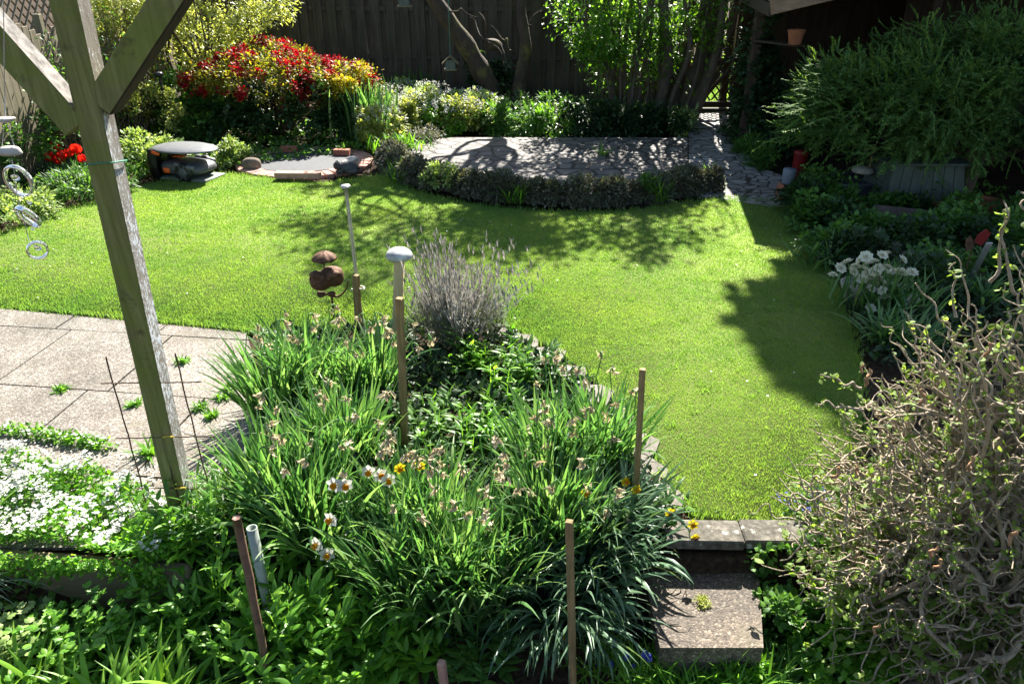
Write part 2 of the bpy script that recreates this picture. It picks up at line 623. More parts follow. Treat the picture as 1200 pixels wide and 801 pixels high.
fl = ramp(nt, ad.outputs[0], [(0, 0, 0), (1, 1, 1)], [0.25, 0.3])
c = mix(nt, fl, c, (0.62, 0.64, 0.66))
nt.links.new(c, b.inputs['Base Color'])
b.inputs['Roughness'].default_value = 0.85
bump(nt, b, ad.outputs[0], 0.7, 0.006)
M['flaking_sunlit'] = m
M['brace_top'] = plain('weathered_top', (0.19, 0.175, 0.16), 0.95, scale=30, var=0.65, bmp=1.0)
M['fence'] = wood('fence_board', (0.026, 0.022, 0.018), (0.095, 0.080, 0.062), 2, stain=(0.05, 0.052, 0.03), stain_amt=.5)
M['fence_grey'] = wood('grey_fence_board', (0.13, 0.105, 0.07), (0.27, 0.23, 0.165), 2, stain=(0.12, 0.12, 0.06), stain_amt=0.4)
M['dark_wood'] = wood('dark_timber', (0.03, 0.02, 0.013), (0.075, 0.05, 0.034), 2)
M['fascia'] = wood('fascia_board', (0.16, 0.10, 0.06), (0.30, 0.20, 0.13), 0)
M['roofing'] = plain('roof_sheet', (0.40, 0.40, 0.41), 0.7, scale=6, var=0.3)
M['sleeper'] = wood('sleeper', (0.10, 0.075, 0.045), (0.20, 0.155, 0.10), 0, stain=(0.09, 0.09, 0.03), stain_amt=0.4)
M['stake'] = wood('stake_wood', (0.14, 0.085, 0.035), (0.42, 0.28, 0.13), 2, stain=(0.12, 0.115, 0.05), stain_amt=.6, scale=2.5)
M['pale_stake'] = wood('pale_pine', (0.40, 0.30, 0.15), (0.62, 0.50, 0.30), 2, scale=2)
M['rod_brown'] = plain('brown_rod', (0.15, 0.085, 0.062), 0.5, scale=30, var=0.35)
M['pipe_grey'] = plain('grey_pipe', (0.22, 0.25, 0.22), 0.45, scale=12, var=0.3, col2=(0.30, 0.34, 0.28))
M['rust'] = plain('rusty_iron', (0.085, 0.042, 0.025), 0.75, metal=0.3, scale=30, var=0.5, bmp=0.5, col2=(0.17, 0.085, 0.045))
M['galv'] = plain('galvanised', (0.42, 0.42, 0.41), 0.4, metal=0.8, scale=20, var=0.2)
M['ceramic'] = plain('stoneware_glaze', (0.30, 0.31, 0.32), 0.55, scale=14, var=0.35, bmp=0.2, col2=(0.55, 0.55, 0.53), spec=0.25)
M['wire'] = plain('rusty_wire', (0.10, 0.065, 0.045), 0.7, metal=0.4, scale=40, var=0.4)
M['cord'] = plain('green_cord', (0.05, 0.22, 0.14), 0.6, scale=30)
M['tie'] = plain('yellow_tie', (0.55, 0.40, 0.05), 0.6, scale=30)
M['twine'] = plain('pale_twine', (0.55, 0.55, 0.45), 0.9, scale=60)
M['concrete'] = plain('lichen_concrete', (0.055, 0.05, 0.042), 0.95, scale=16, var=0.4, bmp=0.9, col2=(0.19, 0.17, 0.145))
m, nt, b, out = new_mat('lichen_concrete')
n1 = noise(nt, 34, 8, 0.75)
n2 = noise(nt, 5, 5, 0.7)
c = ramp(nt, n1, [(0.045, 0.04, 0.033), (0.12, 0.108, 0.09), (0.26, 0.24, 0.205)], [0.32, 0.5, 0.72])
c = mix(nt, 1.0, c, ramp(nt, n2, [(0.55, 0.55, 0.5), (1.2, 1.18, 1.12)], [0.35, 0.65]), 'MULTIPLY')
vv = voro(nt, 17, rnd=1.0)
vn = nt.nodes.new('ShaderNodeMath'); vn.operation = 'ADD'
nt.links.new(vv, vn.inputs[0]); nt.links.new(noise(nt, 40, 4, 0.7), vn.inputs[1])
c = mix(nt, ramp(nt, vn.outputs[0], [(0.8, 0.8, 0.8), (0, 0, 0)], [0.66, 0.74]), c, (0.36, 0.37, 0.32))
nt.links.new(c, b.inputs['Base Color'])
b.inputs['Roughness'].default_value = 0.95
bump(nt, b, n1, 1.0, 0.01)
M['concrete'] = m
M['wall_face'] = plain('damp_wall', (0.075, 0.062, 0.045), 0.9, scale=10, var=0.4, bmp=0.5)
M['plastic_dark'] = plain('charcoal_plastic', (0.075, 0.078, 0.085), 0.42, scale=8, var=0.12, bmp=0.0)
M['plastic_black'] = plain('black_plastic', (0.012, 0.012, 0.013), 0.4, scale=8, var=0.1, bmp=0.0)
M['plastic_grey'] = plain('grey_plastic', (0.115, 0.118, 0.125), 0.45, scale=20, var=0.15, bmp=0.05)
M['orange'] = plain('orange_plastic', (0.75, 0.12, 0.02), 0.4, scale=8, var=0.08, bmp=0.0)
M['base_plate'] = plain('base_plate', (0.11, 0.13, 0.10), 0.7, scale=14, var=0.2)
M['terracotta'] = plain('terracotta', (0.33, 0.12, 0.06), 0.85, scale=12, var=0.3)
M['bowl'] = plain('stone_bowl', (0.27, 0.25, 0.20), 0.85, scale=22, var=0.35, bmp=0.4)
M['bin'] = wood('painted_board', (0.055, 0.07, 0.058), (0.10, 0.12, 0.10), 2)
M['tray'] = plain('dark_tray', (0.05, 0.055, 0.062), 0.6, scale=8)
M['red'] = plain('red_plastic', (0.19, 0.012, 0.012), 0.4, scale=6, var=0.1)
M['blue_grey'] = plain('blue_grey_tin', (0.15, 0.17, 0.22), 0.5, scale=6)
M['white'] = plain('white_paint', (0.62, 0.62, 0.58), 0.6, scale=14, var=0.1)
M['rocky'] = plain('brown_rock', (0.15, 0.12, 0.09), 0.9, scale=10, var=0.5, bmp=0.7)
M['dark_rock'] = plain('dark_rock', (0.05, 0.05, 0.047), 0.7, scale=12, var=0.4, bmp=0.5)
# bark
def bark(name, lo, hi, moss=None, sc=14, amt=0.9):
    m, nt, b, out = new_mat(name)
    gr = noise(nt, 1.0, 7, 0.7, stretch=(sc, sc, sc * 0.3), dist=0.6)
    c = ramp(nt, gr, [lo, hi], [0.3, 0.7])
    if moss:
        n2 = noise(nt, 2.6, 6, 0.7)
        c = mix(nt, ramp(nt, n2, [(0, 0, 0), (amt,) * 3], [0.52, 0.64]), c, moss)
    nt.links.new(c, b.inputs['Base Color'])
    b.inputs['Roughness'].default_value = 0.9
    bump(nt, b, gr, 0.9, 0.03)
    return m
M['apple_bark'] = bark('apple_bark', (0.025, 0.016, 0.011), (0.07, 0.048, 0.034), (0.13, 0.115, 0.025), amt=.8)
M['stem_bark'] = bark('stem_bark', (0.05, 0.038, 0.026), (0.14, 0.105, 0.07), (0.075, 0.085, 0.03), amt=0.6)
M['hazel'] = bark('hazel_bark', (0.27, 0.205, 0.13), (0.58, 0.475, 0.335), None, 40)
M['hazel_dark'] = bark('hazel_stem', (0.07, 0.05, 0.032), (0.20, 0.145, 0.09), (0.10, 0.10, 0.03), 22, 0.7)
M['twig'] = bark('brown_twig', (0.06, 0.04, 0.025), (0.17, 0.115, 0.07), None, 30)
M['log'] = bark('log_bark', (0.05, 0.036, 0.026), (0.13, 0.095, 0.07), (0.10, 0.11, 0.025), 12)
# leaves
M['daff'] = leaf_mat('daffodil_leaf', [(0.020, 0.054, 0.016), (0.038, 0.088, 0.026), (0.064, 0.125, 0.036), (0.11, 0.165, 0.06)], 0.40, 0.45, 0.42, tcol=(1.6, 1.75, 0.95), gain=2.0)
M['daff_blue'] = leaf_mat('bluish_daffodil_leaf', [(0.026, 0.060, 0.030), (0.048, 0.096, 0.050), (0.095, 0.15, 0.085)], 0.27, 0.42, 0.45, boost=1.4, gain=1.6)
M['lush'] = leaf_mat('lush_leaf', [(0.035, 0.10, 0.010), (0.07, 0.17, 0.015), (0.12, 0.23, 0.025)], 0.45, 0.42, 0.4, gain=1.75)
M['day'] = leaf_mat('daylily_leaf', [(0.07, 0.17, 0.012), (0.12, 0.25, 0.02), (0.17, 0.30, 0.035)], 0.45, 0.40, 0.45, gain=1.3)
M['mid'] = leaf_mat('mid_leaf', [(0.022, 0.060, 0.012), (0.042, 0.10, 0.018), (0.075, 0.15, 0.03)], 0.40, 0.48, 0.3, gain=1.8)
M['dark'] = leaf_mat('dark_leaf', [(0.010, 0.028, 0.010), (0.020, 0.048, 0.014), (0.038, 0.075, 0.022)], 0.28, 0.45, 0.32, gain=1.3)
M['pale'] = leaf_mat('pale_leaf', [(0.10, 0.16, 0.04), (0.17, 0.25, 0.07), (0.27, 0.34, 0.14)], 0.42, 0.5, 0.35, gain=1.25)
M['yellowgreen'] = leaf_mat('yellow_green_leaf', [(0.15, 0.19, 0.04), (0.25, 0.285, 0.07), (0.37, 0.39, 0.14)], 0.45, 0.5, 0.35, boost=1.4, gain=1.35)
M['gold'] = leaf_mat('golden_leaf', [(0.05, 0.085, 0.010), (0.12, 0.15, 0.014), (0.27, 0.26, 0.025), (0.15, 0.10, 0.016)], 0.45, 0.5, 0.3, tcol=(1.5, 1.4, 0.6), gain=1.35)
M['redflower'] = leaf_mat('red_petal', [(0.20, 0.003, 0.008), (0.32, 0.005, 0.012), (0.42, 0.010, 0.018)], 0.3, 0.6, 0.2, tcol=(1.3, 1, 1))
M['yellowflower'] = leaf_mat('yellow_petal', [(0.50, 0.42, 0.01), (0.66, 0.58, 0.03)], 0.3, 0.6, 0.2, tcol=(1.2, 1.1, 0.8))
M['tulip'] = leaf_mat('tulip_petal', [(0.55, 0.012, 0.008), (0.75, 0.035, 0.015)], 0.4, 0.4, 0.4, tcol=(1.5, 1.4, 1))
M['whitepetal'] = leaf_mat('white_petal', [(0.52, 0.52, 0.49), (0.66, 0.66, 0.63)], 0.3, 0.6, 0.2, tcol=(1, 1, 0.95), var=0.5)
M['creampetal'] = leaf_mat('cream_petal', [(0.78, 0.74, 0.56), (0.86, 0.83, 0.70)], 0.3, 0.6, 0.2, tcol=(1, 1, 0.9))
M['corona'] = leaf_mat('corona', [(0.72, 0.36, 0.01), (0.80, 0.48, 0.02)], 0.3, 0.5, 0.2, tcol=(1.2, 1, 0.7))
M['dry'] = leaf_mat('withered_petal', [(0.28, 0.225, 0.14), (0.42, 0.355, 0.245), (0.54, 0.475, 0.36)], 0.35, 0.75, 0.15, tcol=(1.1, 1.05, 0.85), gain=1.25)
M['blueflower'] = leaf_mat('blue_petal', [(0.03, 0.03, 0.24), (0.07, 0.08, 0.42), (0.16, 0.17, 0.55)], 0.25, 0.6, 0.2, tcol=(1, 1, 1.3))
M['lav'] = leaf_mat('lavender_grey', [(0.14, 0.14, 0.12), (0.24, 0.235, 0.215), (0.36, 0.35, 0.335)], 0.25, 0.7, 0.2, tcol=(1.1, 1.0, 1.0), gain=1.1)
M['lavgreen'] = leaf_mat('lavender_green', [(0.07, 0.10, 0.04), (0.13, 0.17, 0.09)], 0.3, 0.6, 0.3)
M['heather'] = leaf_mat('heather_leaf', [(0.040, 0.034, 0.026), (0.065, 0.066, 0.040), (0.13, 0.13, 0.10), (0.06, 0.085, 0.030)], 0.2, 0.65, 0.3, gain=1.5)
M['juniper'] = leaf_mat('juniper_needle', [(0.026, 0.062, 0.016), (0.050, 0.100, 0.024), (0.10, 0.155, 0.04)], 0.3, 0.65, 0.12, boost=1.5, gain=1.75)
M['shrub'] = leaf_mat('shrub_leaf', [(0.04, 0.11, 0.010), (0.08, 0.18, 0.015), (0.14, 0.26, 0.03)], 0.5, 0.45, 0.4, boost=1.7, gain=1.2)
M['treeleaf'] = leaf_mat('tree_leaf', [(0.03, 0.08, 0.012), (0.06, 0.13, 0.02)], 0.35, 0.5, 0.4)
M['hazelleaf'] = leaf_mat('hazel_leaf', [(0.09, 0.15, 0.025), (0.14, 0.22, 0.04), (0.21, 0.29, 0.08)], 0.45, 0.6, 0.2, gain=1.2)
M['catkin'] = plain('catkin', (0.35, 0.19, 0.09), 0.9, scale=60, var=0.4)
M['silver'] = leaf_mat('silver_blade', [(0.20, 0.25, 0.17), (0.36, 0.42, 0.33)], 0.3, 0.35, 0.5, tcol=(1.1, 1.15, 0.9))
m, nt, b, out = new_mat('clear_glass')
nt.links.new(ramp(nt, noise(nt, 4, 2), [(0.93, 0.95, 0.95), (1, 1, 1)]), b.inputs['Base Color'])
b.inputs['Roughness'].default_value = 0.03
b.inputs['Transmission Weight'].default_value = 0.92
b.inputs['IOR'].default_value = 1.45
M['glass'] = m

# ================================================================== THE SETTING
# one ground sheet out to the horizon, with the drop to the lower bed
gx = np.r_[-220, -90, -40, -18, -10, np.linspace(-7, 7, 161), 10, 18, 40, 90, 220]
gy = np.r_[-220, -60, -15, -4, 0, np.linspace(1.2, 4.0, 71), np.linspace(4.15, 16, 80), 22, 40, 90, 220]
XX, YY = np.meshgrid(gx, gy, indexing='ij')
ZZ = terrain(XX, YY) - 0.035 + 0.018 * (np.sin(XX * 9.1 + 2 * np.sin(YY * 5)) * np.sin(YY * 8.3)) * (np.abs(XX) < 7)
idx = np.arange(XX.size).reshape(XX.shape)
mb = MB().add(np.stack([XX, YY, ZZ], -1), np.stack([idx[:-1, :-1], idx[1:, :-1], idx[1:, 1:], idx[:-1, 1:]], -1).reshape(-1, 4))
tag(mb.build('ground', M['soil']), kind='structure')

LAWN_PX = [(-130, 320), (-60, 292), (0, 274), (60, 252), (120, 233), (172, 217), (215, 208), (262, 203), (300, 207), (340, 212), (385, 214), (432, 207), (446, 206),
           (480, 222), (520, 233), (560, 241), (620, 247), (680, 249), (740, 247), (790, 239), (850, 231), (905, 236), (925, 238), (940, 258), (958, 290),
           (975, 320), (990, 360), (1004, 410), (1010, 460), (1008, 510), (1000, 560), (985, 621), (945, 618), (870, 611), (812, 605), (800, 585), (772, 540),
           (738, 490), (698, 445), (655, 412), (610, 388), (585, 380), (520, 376), (470, 374), (430, 377), (395, 384), (350, 389), (292, 388), (220, 380),
           (150, 373), (75, 366), (0, 359), (-80, 352), (-130, 348)]
LAWN = np.array([G(*p)[:2] for p in LAWN_PX])
tag(prism(MB(), LAWN, -0.05, 0.0).build('lawn', M['thatch']), kind='structure')

def grass(P, hgt, wid):
    n = len(P)
    az = U(0, 2 * PI, n)
    lean = np.abs(rng.normal(0, 0.42, n))
    h = hgt * U(0.55, 1.25, n)
    d = np.stack([np.cos(az), np.sin(az)], -1)
    a2 = U(0, 2 * PI, n)
    s = np.stack([np.cos(a2), np.sin(a2)], -1) * (wid * U(0.7, 1.3, n) * 0.5)[:, None]
    z0 = P[:, 2] - 0.002
    a = np.c_[P[:, :2] - s, z0]
    b_ = np.c_[P[:, :2] + s, z0]
    mid = P[:, :2] + d * (np.sin(lean) * h * 0.45)[:, None]
    mz = z0 + np.cos(lean * 0.7) * h * 0.6
    tip = np.c_[P[:, :2] + d * (np.sin(lean * 1.4) * h)[:, None], z0 + np.cos(lean * 1.3) * h]
    V = np.stack([a, b_, np.c_[mid + s * 0.8, mz], np.c_[mid - s * 0.8, mz], tip], 1)
    i = np.arange(n)[:, None] * 5
    return V, (i + np.array([[0, 1, 2, 3]])), (i + np.array([[3, 2, 4]]))

pts = scatter(LAWN, 900000)
dep = np.hypot(pts[:, 0], pts[:, 1])
thin = .5 + .5 * np.sin(pts[:, 0] * 2.3 + 1.7 * np.sin(pts[:, 1] * 1.9)) * np.sin(pts[:, 1] * 2.9 + 1.3 * np.sin(pts[:, 0] * 3.1))
keep = rng.random(len(pts)) < np.clip(4.6 / dep, 0, 1) ** 1.1 * (.55 + .45 * np.clip(thin * 1.6, 0, 1))
pts = pts[keep]
dep = dep[keep]
sc = np.clip(dep / 4.6, 0.85, 2.1)
V, q4, q3 = grass(onground(pts) * np.array((1, 1, 0)), 0.015 * sc ** 0.2, 0.0031 * sc ** 0.95)
mb = MB()
base = mb.n
mb.add(V, q4)
mb.f.append((q3 + base, 0))
# scattered coarser tufts in the sward
tc2 = scatter(LAWN, 900)
tp2 = np.repeat(tc2, 22, 0) + rng.normal(0, .022, (900 * 22, 2))
tp2 = tp2[inpoly(tp2, LAWN)]
V, q4, q3 = grass(np.c_[tp2, np.zeros(len(tp2))], .030, .0042)
base = mb.n
mb.add(V, q4)
mb.f.append((q3 + base, 0))
# longer uncut fringe along the edges
ed = []
for i in range(len(LAWN)):
    a, b_ = LAWN[i], LAWN[(i + 1) % len(LAWN)]
    k = int(np.linalg.norm(b_ - a) * 260)
    tt = U(0, 1, (k, 1))
    ed.append(a + (b_ - a) * tt + rng.normal(0, 0.022, (k, 2)))
ed = np.concatenate(ed)
V, q4, q3 = grass(np.c_[ed, np.full(len(ed), -0.01)], 0.055, 0.005)
base = mb.n
mb.add(V, q4)
mb.f.append((q3 + base, 0))
tag(mb.build('lawn_grass', M['grass']), kind='stuff')

dz_ = scatter(LAWN, 40)
mb = MB()
blades(mb, np.repeat(np.c_[dz_, np.full(40, .022)], 6, 0), np.tile(np.arange(6) * 1.047, 40), 1.4, .009, .007, .1, 2, 'oval', .1)
tag(mb.build('lawn_daisies', M['whitepetal']), 'tiny white petals and daisies dotted over the lawn', 'daisies', kind='stuff')

# ------------------------------------------------------------------ patio of exposed aggregate slabs
PATIO = np.array([G(*p)[:2] for p in [(-150, 352), (-80, 355), (0, 361.5), (75, 368.5), (150, 375.5), (220, 382.5), (289, 390), (300, 430), (302, 475), (297, 515), (272, 552), (238, 585), (100, 640), (-150, 640)]])
mb = MB()
ang = R(-7)
ra = rotz(ang)[:2, :2]
SL = 0.76
def clip_poly(sub, clip):
    def side(p, a, b):
        return (b[0] - a[0]) * (p[1] - a[1]) - (b[1] - a[1]) * (p[0] - a[0])
    out = [tuple(p) for p in sub]
    for i in range(len(clip)):
        a, b_ = clip[i], clip[(i + 1) % len(clip)]
        inp, out = out, []
        for j in range(len(inp)):
            p, q = inp[j], inp[(j + 1) % len(inp)]
            sp, sq = side(p, a, b_), side(q, a, b_)
            if sp >= 0:
                out.append(p)
            if (sp >= 0) != (sq >= 0):
                t = sp / (sp - sq)
                out.append((p[0] + (q[0] - p[0]) * t, p[1] + (q[1] - p[1]) * t))
        if not out:
            return []
    return out
ccw = np.sum(PATIO[:, 0] * np.roll(PATIO[:, 1], -1) - np.roll(PATIO[:, 0], -1) * PATIO[:, 1]) > 0
PC = PATIO if ccw else PATIO[::-1]
from mathutils.geometry import convex_hull_2d
hull = [PC[i] for i in convex_hull_2d([tuple(p) for p in PC])]
hs = sum(hull[i][0] * hull[(i + 1) % len(hull)][1] - hull[(i + 1) % len(hull)][0] * hull[i][1] for i in range(len(hull)))
if hs < 0:
    hull = hull[::-1]
for i in range(-9, 4):
    for j in range(-2, 5):
        gap = 0.006
        sq = np.array([(i * SL + gap, j * SL + gap), ((i + 1) * SL - gap, j * SL + gap), ((i + 1) * SL - gap, (j + 1) * SL - gap), (i * SL + gap, (j + 1) * SL - gap)])
        sq = sq + np.array((0.13 * (j % 2), 0))
        sq = (sq @ ra.T) + np.array((-1.95, 3.12))
        c = clip_poly(sq, hull)
        if len(c) >= 3:
            dz = U(-0.006, 0.003)
            prism(mb, np.array(c), -0.08, 0.0 + dz)
prism(mb, np.array(hull), -0.10, -0.022, mat=1)
tag(mb.build('patio', [M['aggregate'], M['soil']], smooth=False), kind='structure')

# ------------------------------------------------------------------ stone terrace and cobbled path
TZ = 0.12
TERR = [G(x, y, TZ)[:2] for x, y in [(446, 181), (480, 168), (530, 161), (600, 161), (700, 161), (806, 161), (806, 196), (790, 222), (700, 226), (620, 222), (540, 212), (480, 202), (450, 194)]]
tag(prism(MB(), TERR, -0.05, TZ).build('terrace', M['terrace'], smooth=False), kind='structure')
PL = [(806.5, 134), (806.5, 165), (806.5, 195), (806.5, 221), (852, 228), (905, 237)]
PR = [(864, 134), (868, 165), (882, 193), (925, 206), (950, 216), (965, 232)]
mb = MB()
k = 30
el = smooth_path([G(*p, .06) for p in PL], k)
er = smooth_path([G(*p, .06) for p in PR], k)
rows = np.stack([el + (er - el) * f for f in np.linspace(0, 1, 8)], 1)
rows[:, :, 2] = .006 + .108 * sstep(8.2, 9.6, rows[:, :, 1]) + rng.normal(0, .003, rows.shape[:2])
ix = np.arange(k * 8).reshape(k, 8)
mb.add(rows, np.stack([ix[:-1, :-1], ix[1:, :-1], ix[1:, 1:], ix[:-1, 1:]], -1).reshape(-1, 4))
tag(mb.build('path', M['setts']), kind='structure')
NB = [G(x, y, 0)[:2] for x, y in [(700, 132), (1000, 132), (1000, 60), (700, 60)]]
NB = np.array([(1.5, 12.75), (5.5, 12.75), (5.5, 17.0), (1.5, 17.0)])
tag(prism(MB(), NB, -0.03, 0.02).build('field', M['thatch'], smooth=False), kind='structure')
q = np.c_[scatter(NB, 16000), np.full(16000, 0.02)]
mb = MB()
V, q4, q3 = grass(q, 0.10, 0.014)
mb.add(V, q4)
mb.f.append((q3, 0))
tag(mb.build('field_grass', M['grass']), kind='stuff')
# flat stepping stones along the right side of the daffodil bed
mb = MB()
for k, (x, y, s) in enumerate([(596, 384, .2), (622, 398, .2), (648, 414, .22), (676, 436, .2), (704, 462, .22), (728, 490, .22), (752, 520, .22), (768, 552, .22), (786, 583, .2)]):
    c = G(x - 8, y + 3)
    a = np.sort(U(0, 2 * PI, 7)) * 0.3 + np.arange(7) / 7 * 2 * PI * 0.7
    rad = s * U(0.7, 1.1, 7) * 0.62
    prism(mb, np.c_[c[0] + rad * np.cos(a), c[1] + rad * np.sin(a)], -0.05, 0.006 + 0.002 * k)
tag(mb.build('edging_path', M['flag'], smooth=False), kind='structure')

# ================================================================== WALLS, FENCES, SHED, GATE
# concrete-capped wall by the step
t = thing('retaining_wall', 'low wall with a lichen-spotted concrete cap at the end of the lawn', 'wall', (1.2, 2.66, 0))
mb = MB()
box(mb, (1.22, 2.68, -0.16), (1.06, 0.10, 0.30), None, 0.006)
mb.build('wall_face', M['wall_face'], t)
for a, b_ in ((0.70, 1.055), (1.06, 1.42), (1.425, 1.78)):
    mb = MB()
    box(mb, ((a + b_) / 2, 2.665, 0.012), (b_ - a, 0.155, 0.052), rotz(R(-1.5)), 0.008)
    mb.build('coping', M['concrete'], t, smooth=False)
# step slab below the wall
t = thing('stone_step', 'exposed aggregate step slab with moss below the capped wall', 'step', (0.93, 2.3, -0.14))
mb = MB()
prism(mb, [(0.60, 2.13), (1.02, 2.13), (1.14, 2.62), (0.60, 2.62)], -0.19, -0.105)
mb.build('tread', M['step_agg'], t, smooth=False)
mb = MB()
box(mb, (0.81, 2.17, -0.29), (0.40, 0.06, 0.20), None, 0.004)
mb.build('riser', M['wall_face'], t)
# timber edging in front of the white flowers
t = thing('timber_edging', 'brown timber edging board holding up the bed of white flowers', 'edging', (-2.2, 2.5, 0))
for a, b_ in (((-3.4, 2.66), (-2.52, 2.585)), ((-2.515, 2.585), (-1.66, 2.50)), ((-1.655, 2.50), (-1.42, 2.475))):
    mb = MB()
    beam(mb, (*a, -0.17), (*b_, -0.17), 0.05, 0.34, bevel=0.006)
    mb.build('board', M['sleeper'], t)

# back fence: hit and miss boards
def board_fence(name, label, a, b_, h, pitch, bw, mat, top='flat', posts=2.4, group=None, rails=(0.35, 0.85, 1.5), both=True, z0=0.06):
    a, b_ = np.array(a, float), np.array(b_, float)
    L = np.linalg.norm(b_ - a)
    d = (b_ - a) / L
    nrm = np.array((d[1], -d[0]))
    if nrm[1] > 0 and abs(d[0]) > abs(d[1]): nrm = -nrm
    t = thing(name, label, 'fence', (*a, 0), group)
    rot = np.stack([np.r_[d, 0], np.r_[-d[1], d[0], 0], (0, 0, 1)], 1)
    mb = MB()
    k = 0
    x = bw / 2
    while x < L:
        side = 1 if (k % 2 == 0 or not both) else -1
        p = a + d * (x + U(-0.006, 0.006)) + nrm * 0.03 * side
        hh = h + U(-0.015, 0.015)
        if top == 'arch':
            s = (x % posts) / posts
            hh = h - 0.22 + 0.26 * math.sin(PI * s)
        box(mb, (*p, (hh + z0) / 2), (bw * U(0.94, 1.0), 0.018, hh - z0), rot @ np.array(Matrix.Rotation(U(-0.012, 0.012), 3, 'Y')), 0.003)
        x += pitch
        k += 1
    mb.build('boards', mat, t, smooth=False)
    for z in rails:
        mb = MB()
        beam(mb, (*(a + nrm * 0.0), z), (*(b_ + nrm * 0.0), z), 0.04, 0.075)
        mb.build('rail', mat, t, smooth=False)
    n = max(1, int(round(L / posts)))
    for i in range(n + 1):
        p = a + d * L * i / n
        mb = MB()
        box(mb, (*p, (h + 0.05) / 2), (0.085, 0.085, h + 0.05), rot, 0.005)
        mb.build('post', mat, t, smooth=False)
    return t

board_fence('board_fence', 'tall dark brown board fence along the end of the garden behind the apple trunk', (-5.75, 13.8), (2.78, 13.3), 1.85, 0.122, 0.150, M['fence'], rails=(0.30, 0.80, 1.55))
board_fence('board_fence', 'dark board fence far behind the lattice gate', (1.8, 17.2), (8.5, 16.6), 1.75, 0.15, 0.14, M['fence_grey'], rails=(0.4, 1.5))
board_fence('board_fence', 'weathered grey fence with arched panels beside the tulip bed', (-5.55, 6.3), (-5.8, 13.2), 1.68, 0.125, 0.12, M['fence_grey'], top='arch', posts=1.72, both=False, rails=(0.4, 1.25))
# lattice beyond it
t = thing('garden_lattice', 'grey diagonal lattice rising above the arched fence panels', 'trellis', (-6.6, 9.5, 0))
mb = MB()
x0, x1, z0, z1 = 8.2, 12.0, 1.2, 2.7
for s in (1, -1):
    for k in np.arange(-3, 8, 0.17):
        # line  z = z0 + s*(y-x0-k)
        ys = np.array([x0, x1])
        za = z0 + (ys - x0) * s + k * (1 if s > 0 else 1) * 1.0
        p = []
        for yy in np.linspace(x0, x1, 90):
            zz = z0 + s * (yy - x0) + k
            if z0 <= zz <= z1:
                p.append((yy, zz))
        if len(p) > 2:
            beam(mb, (-6.6 + 0.012 * s, *p[0]), (-6.6 + 0.012 * s, *p[-1]), 0.012, 0.028, up=(1, 0, 0), bevel=0)
mb.build('laths', M['fence_grey'], t, smooth=False)
for yy in (x0, (x0 + x1) / 2, x1):
    mb = MB()
    box(mb, (-6.6, yy, z1 / 2), (0.07, 0.07, z1 + 0.05), None, 0.004)
    mb.build('post', M['fence_grey'], t, smooth=False)

# gate with lattice infill
GY = 12.42
t = thing('lattice_gate', 'dark low wooden gate with a diagonal lattice at the end of the path', 'gate', (3.22, GY, TZ))
gl, gr_, gt, gb = 2.86, 3.63, 0.90, 0.16
for (a, b_) in (((gl, gb), (gl, gt)), ((gr_, gb), (gr_, gt)), ((gl, gt - 0.05), (gr_, gt - 0.05)), ((gl, gb + 0.06), (gr_, gb + 0.06))):
    mb = MB()
    off = 0.0 if a[0] == b_[0] else 0.012
    if off:
        a, b_ = (a[0] + .047, a[1]), (b_[0] - .047, b_[1])
    beam(mb, (a[0], GY, a[1]), (b_[0], GY, b_[1]), 0.04, 0.09, up=(0, 1, 0) if False else ((1, 0, 0) if a[0] == b_[0] else (0, 0, 1)))
    mb.build('rail', M['dark_wood'], t)
mb = MB()
box(mb, ((gl + gr_) / 2, GY, gt + 0.012), (gr_ - gl + 0.14, 0.07, 0.03), None, 0.005)
mb.build('cap_rail', M['fence'], t)
mb = MB()
for s in (1, -1):
    for k in np.arange(-1.0, 1.8, 0.155):
        p = []
        for xx in np.linspace(gl + .05, gr_ - .05, 60):
            zz = gb + 0.1 + s * (xx - gl) * 1.25 + k
            if gb + 0.11 <= zz <= gt - 0.10:
                p.append((xx, zz))
        if len(p) > 3:
            beam(mb, (p[0][0], GY + 0.012 * s, p[0][1]), (p[-1][0], GY + 0.012 * s, p[-1][1]), 0.010, 0.026, up=(0, 1, 0) if False else (0.3, 0, 1), bevel=0)
mb.build('lattice', M['dark_wood'], t, smooth=False)
mb = MB()
box(mb, ((gl + gr_) / 2, GY + 0.02, TZ + 0.012), (gr_ - gl + 0.1, 0.12, 0.05), None, 0.006)
mb.build('threshold', M['fence'], t)
for x in (gl - 0.13, gr_ + 0.13):
    mb = MB()
    box(mb, (x, GY + 0.02, 0.95), (0.12, 0.12, 1.9), None, 0.006)
    mb.build('gate_post', M['dark_wood'], t)

# open shed / carport
e = np.array((0.156, 1.0))
A0 = np.array((2.72, 8.66))
def shed_pt(u, v, z):        # u: metres to the side, v: metres back along the eave
    p = A0 + e * v + np.array((1, -0.156)) * u
    return np.array((p[0], p[1], z))
E0, PITCHR = 1.93, 0.25
def roof_z(u):
    return E0 + PITCHR * min(u, 5.6 - u)
t = thing('open_shed', 'dark open fronted wooden shed with a pitched roof behind the juniper', 'shed', (*A0, 0))
mb = MB()
pr = [shed_pt(u, v, roof_z(u) + dz) for dz in (0.0, 0.05) for v in (0, 4.6) for u in (0, 2.8, 5.6)]
mb.add(pr, [[0, 3, 4, 1], [1, 4, 5, 2], [6, 7, 10, 9], [7, 8, 11, 10], [0, 1, 7, 6], [1, 2, 8, 7], [3, 9, 10, 4], [4, 10, 11, 5], [0, 6, 9, 3], [2, 5, 11, 8]])
mb.build('roof', M['roofing'], t, smooth=False)
mb = MB()
